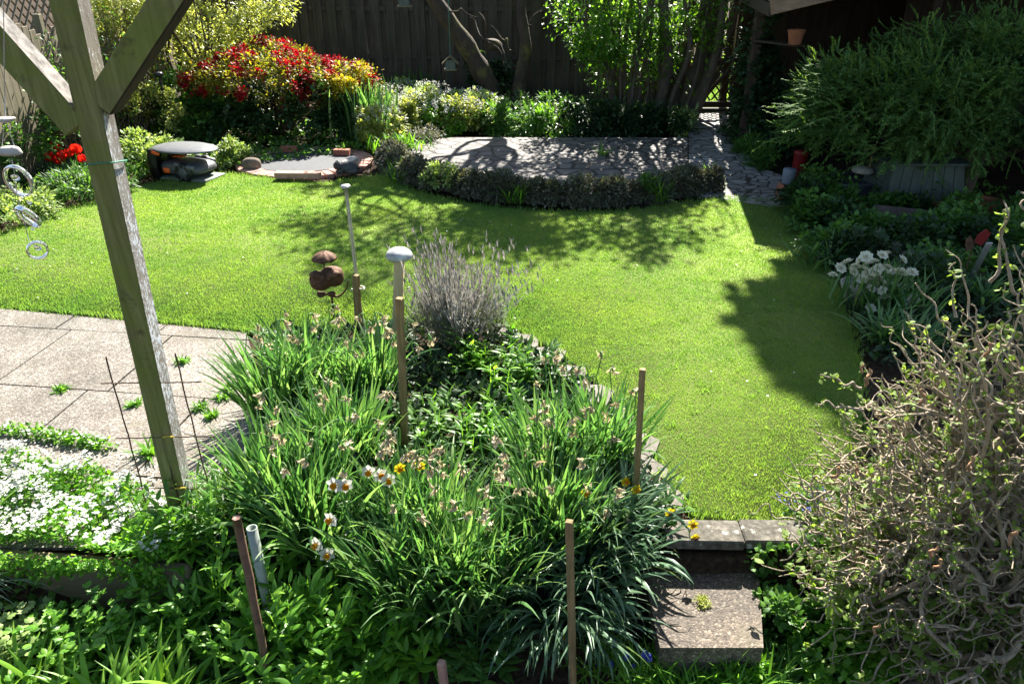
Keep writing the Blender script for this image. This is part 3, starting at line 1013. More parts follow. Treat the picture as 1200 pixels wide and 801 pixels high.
for u0, u1 in ((0, 2.8), (2.8, 5.6)):
    a, b_ = shed_pt(u0, -0.025, roof_z(u0) - 0.05), shed_pt(u1, -0.025, roof_z(u1) - 0.05)
    beam(mb, a, b_, 0.03, 0.17)
mb.build('fascia', M['fascia'], t, smooth=False)
mb = MB()
beam(mb, shed_pt(0.03, 0.05, E0 - 0.09), shed_pt(0.03, 4.5, E0 - 0.09), 0.05, 0.13)
mb.build('eave_beam', M['dark_wood'], t, smooth=False)
for u, v in ((0.12, 1.45), (0.12, 4.4), (2.1, 1.45), (3.6, 1.5), (5.4, 0.3), (5.4, 4.4)):
    mb = MB()
    h = roof_z(u) - 0.02
    c = shed_pt(u, v, h / 2)
    box(mb, c, (0.11, 0.11, h), None, 0.006)
    mb.build('post', M['dark_wood'], t, smooth=False)
mb = MB()
for k in range(34):
    u = 0.3 + k * 0.15
    h = roof_z(u) - 0.02
    box(mb, shed_pt(u, 4.45 + .024 * (k % 2), h / 2), (0.165, 0.02, h), rotz(-0.155), 0.003)
for k in range(28):
    h = roof_z(5.5) - 0.02
    box(mb, shed_pt(5.5 + .024 * (k % 2), 0.3 + k * 0.15, h / 2), (0.02, 0.165, h), rotz(-0.155), 0.003)
for k in range(18):
    u = 2.2 + k * 0.15
    box(mb, shed_pt(u, 2.6 + .024 * (k % 2), (roof_z(u)) / 2), (0.165, 0.02, roof_z(u)), rotz(-0.155), 0.003)
mb.build('board_wall', M['dark_wood'], t, smooth=False)

# ================================================================== THE PERGOLA POST
PB = np.array((-1.545, 2.76, -0.05))
PT = np.array((-1.415, 2.66, 2.75))
def post_at(z):
    return PB + (PT - PB) * ((z - PB[2]) / (PT[2] - PB[2]))
t = thing('pergola_post', 'mossy green timber post with two knee braces beside the patio', 'post', PB)
mb = MB()
w = 0.046
s, d, u = frame_from(PT - PB, (0, 1, 0))
ch = 0.006
cs = [(-w, -w + ch), (-w + ch, -w), (w - ch, -w), (w, -w + ch), (w, w - ch), (w - ch, w), (-w + ch, w), (-w, w - ch)]
NZ = 40
V = np.array([[PB + (PT - PB) * k / NZ + np.array((x, y, 0)) for x, y in cs] for k in range(NZ + 1)]).reshape(-1, 3)
for k in range(NZ):
    for i in range(8):
        j = (i + 1) % 8
        mb.f.append((np.array([[k * 8 + i, k * 8 + j, (k + 1) * 8 + j, (k + 1) * 8 + i]]), 1 if i == 3 else 0))  # right face alone takes the flaked, painted-sunlit timber
mb.v.append(V); mb.n = len(V)
mb.f.append((np.array([[NZ * 8 + i for i in range(8)]]), 0))
mb.build('upright', [M['post'], M['flaking_sunlit']], t, smooth=False)
def brace(a, b_, wd, dp, mats, Yo):
    mb = MB()
    a, b_ = np.array(a), np.array(b_)
    a[1] += Yo; b_[1] += Yo
    s, d, u = frame_from(b_ - a, (0, 1, 0))    # u ~ +Y ; s in the XZ plane
    L = np.linalg.norm(b_ - a)
    rot = np.stack([s, d, u], 1)
    bm = MB()
    box(bm, (a + b_) / 2, (wd, L, dp), rot, 0.005)
    V = bm.v[0]
    for f, m in bm.f:
        for q in f:
            nn = np.cross(V[q[1]] - V[q[0]], V[q[2]] - V[q[0]])
            nn /= np.linalg.norm(nn) + 1e-12
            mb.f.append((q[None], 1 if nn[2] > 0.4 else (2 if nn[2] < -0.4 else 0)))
    mb.v.append(V); mb.n = len(V)
    mb.build('brace', mats, t, smooth=False)
yb = post_at(1.9)[1]
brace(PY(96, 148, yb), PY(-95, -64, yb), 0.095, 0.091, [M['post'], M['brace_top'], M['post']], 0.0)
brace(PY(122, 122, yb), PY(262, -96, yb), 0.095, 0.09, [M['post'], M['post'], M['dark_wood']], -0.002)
# cord tied round the post
mb = MB()
pz = PY(118, 190, yb)
c = post_at(pz[2])
q = 0.051
torusp = np.array([(c[0] + x, c[1] + y, pz[2] + 0.01 * math.sin(i)) for i, (x, y) in enumerate([(-q, -q), (0, -q - .002), (q, -q), (q + .002, 0), (q, q), (0, q), (-q, q), (-q, 0), (-q, -q)])])
tubes(mb, torusp, 0.0025, 6)
tag(mb.build('wire_loop', M['cord']), 'thin green wire wound once around the mossy post', 'wire')
# rusty mesh trellis at its foot
t = thing('wire_trellis', 'rusty wire grid trellis tied to the foot of the mossy post', 'trellis', (-1.6, 2.6, -0.1))
yt = 2.70
def line(mb, a, b_, r, wob=0.004, k=14):
    tt = np.linspace(0, 1, k)[:, None]
    P = np.asarray(a) + (np.asarray(b_) - np.asarray(a)) * tt + rng.normal(0, wob, (k, 3))
    P[0], P[-1] = a, b_
    return tubes(mb, P, r, 6)
for a, b_ in (((124, 418), (186, 640)), ((205, 414), (262, 640)), ((171, 445), (228, 650))):
    mb = MB()
    line(mb, PY(*a, yt), PY(*b_, yt), 0.0032, 0.002)
    mb.build('upright_wire', M['wire'], t)
for a, b_ in (((118, 449), (236, 447)), ((136, 513), (251, 511)), ((160, 572), (268, 572))):
    mb = MB()
    line(mb, PY(*a, yt - .006), PY(*b_, yt - .006), 0.0028, 0.001)
    mb.build('cross_wire', M['wire'], t)
for x, y in ((196, 512), (210, 572)):
    mb = MB()
    p = PY(x, y, yt - 0.012)
    line(mb, p - (0.02, 0, 0), p + (0.03, 0, 0.002), 0.004, 0.001, 6)
    mb.build('tie', M['tie'], t)

# ================================================================== WIND CHIME
YC = 2.2
t = thing('wind_chime', 'hanging glass ring mobile strung from a driftwood block', 'wind chime', PY(14, 120, YC))
mb = MB()
for a, b_ in (((3, -30), (6, 138)), ((6, 138), (2, 176)), ((6, 138), (17, 172)), ((14, 186), (20, 228)), ((20, 228), (34, 282))):
    line(mb, PY(*a, YC), PY(*b_, YC), 0.0012, 0.0005, 6)
mb.build('string', M['galv'], t)
for x, y, r, ax in ((22, 212, 0.045, (0.25, 1, 0.1)), (33, 254, 0.038, (0.5, 1, 0.6)), (44, 293, 0.027, (-0.7, 1, 0.1))):
    mb = MB()
    torus(mb, PY(x, y, YC), r, 0.0042, ax, 48, 8, flat=2.2)
    mb.build('glass_ring', M['glass'], t)
mb = MB()
rock(mb, PY(11, 177, YC), (0.034, 0.02, 0.014), 3, rough=0.08)
mb.build('driftwood_block', M['pale_stone'], t)
mb = MB()
rock(mb, PY(7, 140, YC), (0.026, 0.018, 0.007), 4, rough=0.1)
mb.build('driftwood_slip', M['pale_stone'], t)
for x, y, s in ((18, 208, 0.013), (34, 237, 0.008), (38, 268, 0.006), (44, 290, 0.012)):
    mb = MB()
    rock(mb, PY(x, y, YC), (s, s * .5, s * .6), 5, rough=0.2)
    mb.build('glass_bead', M['glass'], t)

# ================================================================== MOWER UNDER ITS GARAGE
mp = G(222, 207)
mr = R(-16)
rz = rotz(mr)
def mo(x, y, z):
    return mp + rz @ np.array((x * .80, y * .85, z * .96))
t = thing('robot_mower', 'dark grey robot mower with an orange mark parked under a domed garage roof', 'robot mower', mp)
mb = MB()
# body: side profile, rounded
def loft(mb, secs, mat=0):
    secs = np.asarray(secs, float)
    k, n, _ = secs.shape
    idx = np.arange(k * n).reshape(k, n)
    q = np.stack([idx[:-1], np.roll(idx, -1, 1)[:-1], np.roll(idx, -1, 1)[1:], idx[1:]], -1).reshape(-1, 4)
    mb.add(secs, q, mat)
    mb.f.append((idx[0, ::-1][None] + mb.n - k * n, mat))
    mb.f.append((idx[-1][None] + mb.n - k * n, mat))
def supersec(x, hw, z0, z1, n=22, p=3.0):
    a = np.arange(n) / n * 2 * PI
    cy, sz = np.cos(a), np.sin(a)
    y = np.sign(cy) * np.abs(cy) ** (2 / p) * hw
    z = (z0 + z1) / 2 + np.sign(sz) * np.abs(sz) ** (2 / p) * (z1 - z0) / 2
    return np.c_[np.full(n, x), y, z]
secs = []
for x, hw, z0, z1 in ((-.34, .05, .10, .15), (-.33, .14, .07, .19), (-.28, .20, .06, .235), (-.15, .23, .05, .25), (0.0, .24, .05, .245), (.14, .24, .05, .235), (.25, .235, .06, .23), (.33, .22, .075, .205), (.375, .18, .09, .165), (.385, .10, .10, .14)):
    s_ = supersec(x, hw, z0, z1 * .9)
    secs.append(np.array([mo(*p) for p in s_]))
loft(mb, secs)
mb.build('body', M['plastic_dark'], t)
for sx, sy in ((.13, -.235), (.13, .235)):
    mb = MB()
    R90 = rz @ np.array(Matrix.Rotation(PI / 2, 3, 'X'))
    lathe(mb, [(0.0, -.035), (.085, -.035), (.108, -.025), (.112, 0), (.108, .025), (.085, .035), (0.0, .035)], mo(sx, sy, .112), 32, R90)
    wh = mb.build('wheel', M['plastic_black'], t)
    mb = MB()
    lathe(mb, [(0, -.046), (.03, -.046), (.055, -.04), (.06, -.03), (.06, .03), (.055, .04), (.03, .046), (0, .046)], mo(sx, sy, .112), 24, R90)
    for k in range(6):
        aa = k / 6 * 2 * PI
        box(mb, mo(sx + .07 * math.cos(aa), sy, .112 + .07 * math.sin(aa)), (.05, .078, .014), rz @ np.array(Matrix.Rotation(-aa, 3, 'Y')), 0.003)
    mb.build('hub', M['plastic_dark'], wh)
    mb = MB()
    box(mb, mo(sx + .02, sy * 0.98, .19), (.26, .07, .05), rz @ np.array(Matrix.Rotation(R(9), 3, 'Y')), 0.02, seg=2)
    mb.build('mudguard', M['plastic_grey'], t)
mb = MB()
box(mb, mo(-.17, -.233, .12), (.085, .02, .06), rz, 0.006)
mb.build('side_mark', M['orange'], t)
mb = MB()
box(mb, mo(-.10, 0.0, .255), (.14, .12, .014), rz, 0.005)
mb.build('stop_button', M['orange'], t)
t = thing('mower_garage', 'domed grey garage roof with black rear housing sheltering the mower', 'mower garage', mp)
mb = MB()
n = 40
prof = [(0.0, .405), (.12, .404), (.25, .398), (.36, .386), (.44, .368), (.462, .357), (.458, .349), (.40, .358), (.2, .375), (0, .38)]
lathe(mb, prof, mo(0.02, 0.0, 0) , 48, rz, scale=(.90, .58, .96))
mb.build('garage_roof', M['plastic_grey'], t)
mb = MB()
for sy in (-1, 1):
    pr = [(-.43, .01), (-.31, .01), (-.33, .16), (-.29, .30), (-.25, .36), (-.42, .36), (-.46, .26), (-.46, .10)]
    V0 = [mo(x, sy * .20, z) for x, z in pr]
    V1 = [mo(x, sy * .245, z) for x, z in pr]
    k = len(pr)
    mb.add(V0 + V1, [list(range(k)), list(range(2 * k - 1, k - 1, -1))] + [[i, k + i, k + (i + 1) % k, (i + 1) % k] for i in range(k)])
box(mb, mo(-.42, 0, .19), (.05, .41, .33), rz, 0.01)
mb.build('rear_housing', M['plastic_black'], t)
mb = MB()
box(mb, mo(-.30, -.243, .325), (.11, .016, .035), rz @ np.array(Matrix.Rotation(R(12), 3, 'Y')), 0.005)
mb.build('side_badge', M['orange'], t)
mb = MB()
box(mb, mo(.0, 0, .012), (.74, .40, .022), rz, 0.008)
mb.build('base_plate', M['base_plate'], t)
# black pole with a knob behind it
a, b_ = G(211, 172), PY(186, 88, G(211, 172)[1] + .02)
t = thing('garden_pole', 'thin black pole with a round knob standing behind the robot mower', 'pole', a)
mb = MB(); line(mb, a - (0, 0, .05), b_, 0.017, 0.0); mb.build('shaft', M['plastic_black'], t)
mb = MB(); lathe(mb, [(0, -.035), (.03, -.03), (.055, -.01), (.062, .012), (.045, .035), (0, .042)], b_, 20); mb.build('knob', M['plastic_black'], t)

# ================================================================== ROUND BRICK PATCH
bc = G(358, 190)
RX = 0.80
t = thing('brick_circle', 'round patch of black fabric ringed with red bricks at the lawn edge', 'paving', bc)
mb = MB()
a = np.arange(40) / 40 * 2 * PI
prism(mb, np.c_[bc[0] + (RX - .16) * np.cos(a) * 1.0, bc[1] + (RX - .16) * np.sin(a) * 0.9], -0.03, 0.028)
mb.build('fabric', M['fabric'], t, smooth=False)
mb = MB()
for k in range(44):
    aa = k / 44 * 2 * PI
    box(mb, (bc[0] + (RX - .05) * math.cos(aa), bc[1] + (RX - .05) * .9 * math.sin(aa), -0.006 + U(-.006, .006)), (.215, .098, .06), rotz(aa), 0.007)
mb.build('brick_ring', M['brick_pale'], t, smooth=False)
def loose_brick(label, px, py, size, rot, mat, z=0.028, tiltx=0.0):
    c = G(px, py, z)
    mb = MB()
    box(mb, c + (0, 0, size[2] / 2), size, rotz(rot) @ np.array(Matrix.Rotation(tiltx, 3, 'X')), 0.008, seg=2)
    return tag(mb.build('loose_brick', mat, origin=c, smooth=False), label, 'brick', 'loose bricks on the round patch')
loose_brick('red brick lying at the far side of the round patch nearer the mower', 339, 178, (.22, .10, .075), R(4), M['brick'])
loose_brick('red brick lying at the far side of the round patch nearer the irises', 401, 181.5, (.21, .10, .075), R(-5), M['brick'])
c = G(350, 208, 0.03)
mb = MB()
a = np.linspace(-PI / 2, PI / 2, 10)
pl = [(-.27, -.055), (.22, -.055)] + [(.22 + .055 * math.cos(q), .055 * math.sin(q)) for q in a[1:-1]] + [(.22, .055), (-.27, .055)]
pl = np.array(pl) @ rotz(R(-2))[:2, :2].T + c[:2]
prism(mb, pl, 0.03, 0.095)
tag(mb.build('coping_brick', M['brick_pale'], origin=c, smooth=False), 'long round-ended pink coping brick at the front of the round patch', 'brick')
loose_brick('pale pinkish stone block beside the dark frog-like rock', 411, 196, (.12, .26, .10), R(-12), M['pale_stone'])
mb = MB(); c = G(296, 199); rock(mb, c + (0, 0, .07), (.12, .09, .085), 12, rough=.12)
tag(mb.build('round_rock', M['rocky'], origin=c), 'brown rounded rock on the brick ring nearest the mower', 'rock')
t = thing('toad_ornament', 'dark toad-shaped stone ornament on the brick ring', 'ornament', G(407, 202, 0.03))
c = np.array(t.location)
mb = MB()
rock(mb, c + (0.02, 0, .065), (.115, .09, .07), 14, rough=.07)
rock(mb, c + (-.10, -.02, .085), (.055, .05, .042), 15, rough=.06)
for sy in (-.07, .07):
    rock(mb, c + (.07, sy, .03), (.07, .03, .032), 16, rough=.06)
    rock(mb, c + (-.075, sy * .8, .025), (.05, .022, .025), 17, rough=.06)
    rock(mb, c + (-.115, sy * .4 - .02, .125), (.016, .016, .016), 18, rough=.02)
mb.build('body', M['dark_rock'], t)

# ================================================================== TREES AND BIG SHRUBS
def wavy(a, b_, amp, k=14, waves=2):
    a, b_ = np.asarray(a, float), np.asarray(b_, float)
    t = np.linspace(0, 1, k)
    P = a + (b_ - a) * t[:, None]
    env = np.sin(PI * t) ** 0.7
    for q in range(3):
        ph = U(0, 6.28)
        P[:, q] += amp * env * np.sin(t * waves * 2 * PI * U(0.6, 1.4) + ph)
    return P

def limbs(mb, roots, targets, r0, r1, amp=0.15, sides=7, k=14, waves=1.2):
    for a, b_ in zip(roots, targets):
        tubes(mb, wavy(a, b_, amp, k, waves), np.linspace(r0, r1, k), sides)

# old apple tree leaning over the border
t = thing('apple_tree', 'old leaning tree with a mossy trunk in front of the dark fence', 'tree', G(588, 137))
mb = MB()
tr = smooth_path([G(592, 140) - (0, 0, .1), PY(582, 118, 12.5), PY(562, 80, 12.4), PY(541, 45, 12.3), PY(508, -2, 12.2), PY(486, -60, 12.2), PY(500, -120, 12.3), PY(530, -170, 12.3)], 40)
r = np.linspace(0.19, 0.05, 40) * (1 + .10 * np.sin(np.arange(40) * 1.3))
r[:4] *= (1.5, 1.3, 1.15, 1.05)
tubes(mb, tr, r, 14)
tr2 = smooth_path([G(604, 139) - (0, 0, .1), PY(608, 100, 12.6), PY(616, 55, 12.6), PY(612, 0, 12.6), PY(640, -80, 12.6)], 26)
tubes(mb, tr2, np.linspace(0.13, 0.05, 26) * (1 + .08 * np.sin(np.arange(26) * 1.7)), 12)
rock(mb, PY(577, 52, 12.25), (.13, .10, .09), 31, rough=.2)
ac = np.array((0.25, 12.3, 4.5))
tips, _ = ell(26, ac, (1.3, 1.1, 1.0), .8, -.6)
limbs(mb, [tr[-1 - (i % 8)] if i % 2 else tr2[-1 - (i % 6)] for i in range(26)], tips, .055, .008, .25)
tips2, _ = ell(24, ac, (1.2, 1.0, .9), .3, -.8)
limbs(mb, tips[rng.integers(0, 26, 24)], tips2, .014, .004, .12, 5)
# low twigs over the border
for (x0, y0, x1, y1) in ((552, 20, 600, 80), (560, 15, 590, 75), (620, 30, 640, 2), (500, 0, 560, 20), (600, 60, 575, 30)):
    tubes(mb, wavy(PY(x0, y0, 12.2), PY(x1, y1, 12.0), .06, 12, 1.5), np.linspace(.02, .006, 12), 5)
mb.build('trunk', M['apple_bark'], t)
mb = MB()
P, o = clumps(6500, ac, (1.35, 1.2, 1.05), 60, .30, .7, -.9, .2, 1)
cloud(mb, P, o, .075, .045)
mb.build('crown', M['treeleaf'], t)

# many-stemmed shrub by the terrace
t = thing('multi_stem_shrub', 'tall many-stemmed shrub with sunlit green leaves beside the gate', 'shrub', G(755, 146))
mb = MB()
mc = np.array(t.location)
bases, tops = [], []
for k in range(34):
    b0 = mc + (U(-.62, .75), U(-.35, .35), -.05)
    if k < 5: b0 = mc + (.35 + U(-.25, .3), U(-.2, .2), -.05)
    top = b0 + ((b0[0] - mc[0]) * U(.3, 1.6) + U(-.35, .35) + .15, U(-.5, .4), U(2.3, 4.6))
    P = wavy(b0, top, .10, 20, 1.3)
    r0 = U(.018, .05) if k >= 5 else U(.07, .10)
    tubes(mb, P, np.linspace(r0, r0 * .35, 20), 8)
    bases.append(P[8]); tops.append(P)
trk = smooth_path([mc + (.62, .0, -.05), mc + (.66, .05, .5), mc + (.85, .1, 1.2), mc + (1.05, .1, 2.4), mc + (1.3, 0, 3.6)], 24)
tubes(mb, trk, np.linspace(.15, .06, 24) * (1 + .1 * np.sin(np.arange(24) * 1.9)), 12)
tw = []
for k in range(170):
    P = tops[rng.integers(0, 34)]
    a = P[rng.integers(5, 19)]
    tw.append(wavy(a, a + rng.normal(0, .28, 3) + (0, -.12, .18), .05, 8, 1))
tubes(mb, np.array(tw), np.linspace(.008, .003, 8), 4)
mb.build('trunk', M['stem_bark'], t)
mb = MB()
ends = np.array([q[-1] for q in tw])
P, o = clumps(11000, mc + (-.15, -.1, 2.9), (1.35, .95, 1.9), 110, .26, .5, -1, .2, 2)
keep = (P[:, 2] > .75) & ((P[:, 0] < 2.95) | (P[:, 2] > 4.3))
cloud(mb, P[keep], o[keep], .070, .036, spread=.8)
i = rng.integers(0, len(ends), 3200)
cloud(mb, *(lambda Q: (Q[Q[:, 0] < 3.0], rng.normal(0, 1, (int((Q[:, 0] < 3.0).sum()), 3))))(ends[i] + rng.normal(0, .10, (3200, 3))), .085, .042)
P, o = clumps(1500, mc + (-.85, -.25, 1.35), (.5, .4, .55), 22, .18, .5, -1, .2, 3)
cloud(mb, P, o, .08, .042, spread=.8)
P, o = clumps(4500, mc + (-.45, .1, 4.4), (1.3, 1.2, 1.0), 60, .35, .5, -1, .2, 7)
cloud(mb, P, o, .10, .05, spread=.8)
P, o = clumps(2600, mc + (-.1, .1, 1.25), (.95, .45, .75), 60, .2, .3, -1, .2, 17)
cloud(mb, P, o, .075, .04, spread=.8)
P, o = clumps(1500, mc + (.75, .0, 1.9), (.4, .4, .9), 30, .2, .3, -1, .2, 18)
cloud(mb, P, o, .075, .04, spread=.8)
mb.build('crown', M['shrub'], t)

# trees beyond the shed (out of sight, they shade the lawn)
for nm, base, c, rr, n, lab in (('shade_tree', (5.5, 13.9, 0), (5.7, 12.35, 8.2), (2.0, 2.1, 2.9), 27000, 'tall leafy tree behind the open shed nearer the gate'),
                           ('shade_tree', (9.2, 14.5, 0), (8.6, 13.4, 7.4), (2.6, 2.4, 3.6), 18000, 'tall leafy tree behind the open shed away from the gate')):
    t = thing(nm, lab, 'tree', base)
    mb = MB()
    tubes(mb, smooth_path([base, np.array(base) + (0.05, 0, 3), (c[0], c[1] + .3, c[2] - 1), (c[0], c[1], c[2] + 1)], 20), np.linspace(.2, .06, 20), 10)
    tips, _ = ell(26, c, np.array(rr) * .9, .7)
    limbs(mb, [np.array((c[0], c[1] + .2, c[2] - 1.2))] * 26, tips, .05, .01, .2)
    mb.build('trunk', M['stem_bark'], t)
    mb = MB()
    P, o = clumps(n, c, rr, 80, .55, .55, -1, .12, 5)
    if c[0] < 7:
        Pb, ob = clumps(3000, (4.95, 12.75, 6.3), (.85, .9, 1.0), 24, .28, .4, -1, .12, 6)
        P, o = np.r_[P, Pb], np.r_[o, ob]
    sh = P - np.array((.24, 1.06, 1.0)) * (P[:, 2:3] - 1.0)
    s0 = P - np.array((.24, 1.06, 1.0)) * P[:, 2:3]
    kp = ~((sh[:, 0] < 3.05) & (sh[:, 1] > 7.0)) & ~((s0[:, 0] < 2.3) & (s0[:, 1] > 5.6))
    cloud(mb, P[kp], o[kp], .21, .15)
    mb.build('crown', M['treeleaf'], t)

# juniper with feathery sprays
def sprays(mb, P, out, L, nb, bl, bw, mat=0, upbias=.25):
    n = len(P)
    o = out + rng.normal(0, .45, (n, 3))
    o[:, 2] += upbias
    o /= np.linalg.norm(o, axis=1, keepdims=True)
    az = np.arctan2(o[:, 1], o[:, 0])
    ti = np.arccos(np.clip(o[:, 2], -1, 1))
    Ls = L * U(.6, 1.3, n)
    K = 6
    t = np.linspace(0, 1, K + 1)
    dr = U(-.5, .7, n)
    # axis points
    th = ti[:, None] + dr[:, None] * t[None, :]
    h = np.stack([np.cos(az), np.sin(az), np.zeros(n)], -1)
    step = (Ls / K)[:, None, None] * (np.sin(th[:, 1:])[:, :, None] * h[:, None, :] + np.cos(th[:, 1:])[:, :, None] * np.array((0, 0, 1.0)))
    ax = np.concatenate([P[:, None], P[:, None] + np.cumsum(step, 1)], 1)
    blades(mb, P, az, ti, Ls, .018, dr, K, 'fern', 0.3, 0, mat=mat)
    for k in range(nb):
        f = (k + .8) / nb
        q = f * K
        i0 = int(min(K - 1, math.floor(q)))
        pos = ax[:, i0] + (ax[:, i0 + 1] - ax[:, i0]) * (q - i0)
        sgn = 1 if k % 2 else -1
        aa = az + sgn * U(.5, .95, n)
        blades(mb, pos, aa, ti + dr * f * .8 + U(-.35, .25, n), bl * (1.15 - .75 * f) * U(.7, 1.2, n), bw, U(0, .6, n), 2, 'fern', .3, rng.normal(0, .6, n), mat=mat)

t = thing('juniper', 'wide spreading juniper with feathery green sprays in front of the open shed', 'conifer', (4.9, 8.05, 0))
jc, jr = np.array((5.0, 7.95, 1.08)), np.array((2.15, .85, .62))
mb = MB()
tubes(mb, smooth_path([(4.9, 8.1, -.05), (4.95, 8.05, .4), (4.8, 8.0, .9)], 12), np.linspace(.13, .08, 12), 10)
tips, _ = ell(40, jc, jr * .85, .7)
limbs(mb, [np.array((4.9, 8.05, .45))] * 40, tips, .04, .008, .08)
mb.build('trunk', M['stem_bark'], t)
mb = MB()
P, o = clumps(8500, jc, jr * (1.0, 1.0, 1.0), 150, .24, .84, -.8, .16, 9)
o[:, 2] *= .35
o[:, 0] -= .15
sprays(mb, P, o, .15, 9, .065, .020, upbias=.12)
P, o = ell(900, jc + (-1.15, -.4, -.1), jr * (.55, .9, .85), .75, -.6, .25, 12)
o[:, 0] -= .6
o[:, 2] *= .4
sprays(mb, P, o, .26, 14, .075, .017, upbias=.16)
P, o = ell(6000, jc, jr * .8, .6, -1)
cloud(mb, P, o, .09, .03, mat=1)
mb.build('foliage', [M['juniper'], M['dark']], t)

def mound(name, label, cat, c, r, n, L, W, mat, k=30, cr=.12, group=None, shell=.75, zmin=-.25, stems=None, seed=0, spread=.6, prof='oval', origin=None, lump=.18, droop=.5):
    c = np.asarray(c, float)
    mb = MB()
    P, o = clumps(n, c, r, k, cr, shell, zmin, lump, seed)
    P[:, 2] = np.maximum(P[:, 2], terrain(P[:, 0], P[:, 1]) + .01)
    cloud(mb, P, o, L, W, spread=spread, prof=prof, droop=droop)
    mats = [mat]
    base = np.array((c[0], c[1], float(terrain(c[0], c[1]))))
    if stems:
        tips, _ = ell(stems, c, np.array(r) * .85, .7, -.1)
        st = MB()
        limbs(mb2 := MB(), [base + (U(-.1, .1), U(-.1, .1), -.03) for _ in range(stems)], tips, .012, .004, .05, 5, 10)
        t = thing(name, label, cat, base, group)
        mb2.build('branches', M['twig'], t)
        mb.build('foliage', mats, t)
        return t
    return tag(mb.build(name, mats, origin=base), label, cat, group)

# ------------------------------------------------------------------ far left corner
c = PY(255, 50, 12.6)
t = thing('golden_shrub', 'airy yellow-green shrub with thin trunks behind the red azalea', 'shrub', (c[0], 12.6, 0))
mb = MB()
for k in range(16):
    b0 = np.array((-5.05 + U(-.3, .3), 12.4 + U(-.2, .2), -.05))
    tubes(mb, wavy(b0, b0 + (U(-.9, .9), U(-.5, .4), U(1.2, 2.4)), .12, 14, 1.2), np.linspace(U(.02, .05), .008, 14), 7)
mb.build('branches', M['stem_bark'], t)
mb = MB()
P, o = clumps(15000, (-4.95, 12.35, 1.75), (1.5, .8, 1.0), 150, .22, .5, -1, .2, 21)
cloud(mb, P, o, .065, .036, spread=.8)
P, o = clumps(4200, (-5.3, 11.2, 1.75), (.6, .7, .7), 60, .18, .4, -1, .2, 22)
cloud(mb, P, o, .055, .03, spread=.8)
mb.build('foliage', M['yellowgreen'], t)

# azalea: red trusses over gold leaves, dark ivy skirt
ab = G(325, 158)
t = thing('red_azalea', 'rounded azalea covered in red flowers over golden leaves', 'shrub', ab)
ac2 = PY(322, 100, ab[1])
mb = MB()
tips, _ = ell(60, ac2, (1.2, .75, .5), .7, -.3)
limbs(mb, [ab + (U(-.25, .25), U(-.15, .15), -.03) for _ in range(60)], tips, .016, .005, .1, 6)
mb.build('branches', M['twig'], t)
mb = MB()
P, o = clumps(9000, ac2, (1.22, .8, .52), 120, .15, .82, -.35, .12, 31)
cloud(mb, P, o, .052, .030, spread=.8)
mb.build('foliage', M['gold'], t)
mb = MB()
cc, cu = ell(150, ac2, (1.24, .82, .56), .93, -.25, .12, 31)
i = rng.integers(0, 150, 7500)
i = i[rng.random(7500) < (0.55 + .45 * (np.sin(i * 7.7) > -.2))]
off = rng.normal(0, 1, (len(i), 3)); off /= np.linalg.norm(off, axis=1, keepdims=True)
cloud(mb, cc[i] + off * .05 * U(.5, 1.4, (len(i), 1)), off + cu[i] * .6, .048, .038, spread=.3)
tag(mb.build('blossoms', M['redflower'], t), kind='stuff')
mound('ivy_shrub', 'dark glossy ivy mass beneath the red azalea', 'ivy', G(330, 168) + (0.1, .15, .35), (1.15, .45, .42), 6500, .075, .06, M['dark'], 60, .16, seed=33)
mound('green_shrub', 'mid green shrub between the mower pole and the azalea', 'shrub', G(245, 165) + (0, .1, .3), (.6, .4, .38), 3400, .08, .05, M['mid'], 40, .14, seed=34, stems=10)
mound('variegated_plant', 'small pale variegated plant between the mower and the brick circle', 'plant', G(268, 196) + (0, .12, .10), (.20, .16, .2), 900, .05, .03, M['pale'], 18, .07, seed=35)
t = mound('golden_spirea', 'low yellow-green bush by the grey fence behind the mossy post', 'shrub', G(165, 172) + (0, 0, .38), (.55, .45, .42), 4200, .05, .028, M['yellowgreen'], 50, .12, seed=36, stems=14)
mound('leafy_bush', 'grey-green leafy bush close beside the mower garage', 'shrub', G(163, 205) + (-.05, .3, .17), (.42, .35, .25), 2600, .055, .034, M['pale'], 34, .11, seed=37)
mound('leafy_bush', 'green bush beneath the golden shrub beside the black pole', 'shrub', G(205, 160) + (0, .3, .32), (.55, .4, .4), 3000, .07, .045, M['mid'], 34, .13, seed=38, stems=10)
mound('leafy_bush', 'dark green bush at the foot of the arched fence', 'shrub', G(28, 215) + (-.2, .3, .4), (.6, .7, .5), 4800, .07, .045, M['mid'], 50, .15, seed=39, stems=14)
mound('leafy_bush', 'pale small-leaved plant spilling onto the lawn below the wind chime', 'shrub', G(18, 262) + (-.1, .2, .08), (.4, .5, .14), 2200, .05, .028, M['pale'], 40, .1, seed=40)
mound('leafy_bush', 'low green plant at the lawn edge below the red tulips', 'shrub', G(88, 236) + (0, .25, .07), (.5, .3, .14), 2000, .06, .02, M['mid'], 40, .1, seed=41, prof='lance')
# twiggy climber on the fence
t = thing('twiggy_climber', 'brown twiggy climber with sparse leaves against the arched fence', 'climber', (-5.35, 8.9, 0))
mb = MB()
tw = []
for k in range(150):
    b0 = np.array((-5.3 + U(-.12, .15), U(8.9, 11.2), U(0, .3)))
    tw.append(wavy(b0, b0 + (U(-.15, .35), U(-.5, .5), U(.7, 1.5)), .07, 12, 1.3))
tubes(mb, np.array(tw), np.linspace(.011, .003, 12), 5)
mb.build('branches', M['twig'], t)
mb = MB()
q = np.array(tw)[rng.integers(0, 150, 2600), rng.integers(3, 12, 2600)]
cloud(mb, q + rng.normal(0, .05, q.shape), rng.normal(0, 1, q.shape) + (.3, -.3, .2), .06, .03)
mb.build('foliage', M['mid'], t)

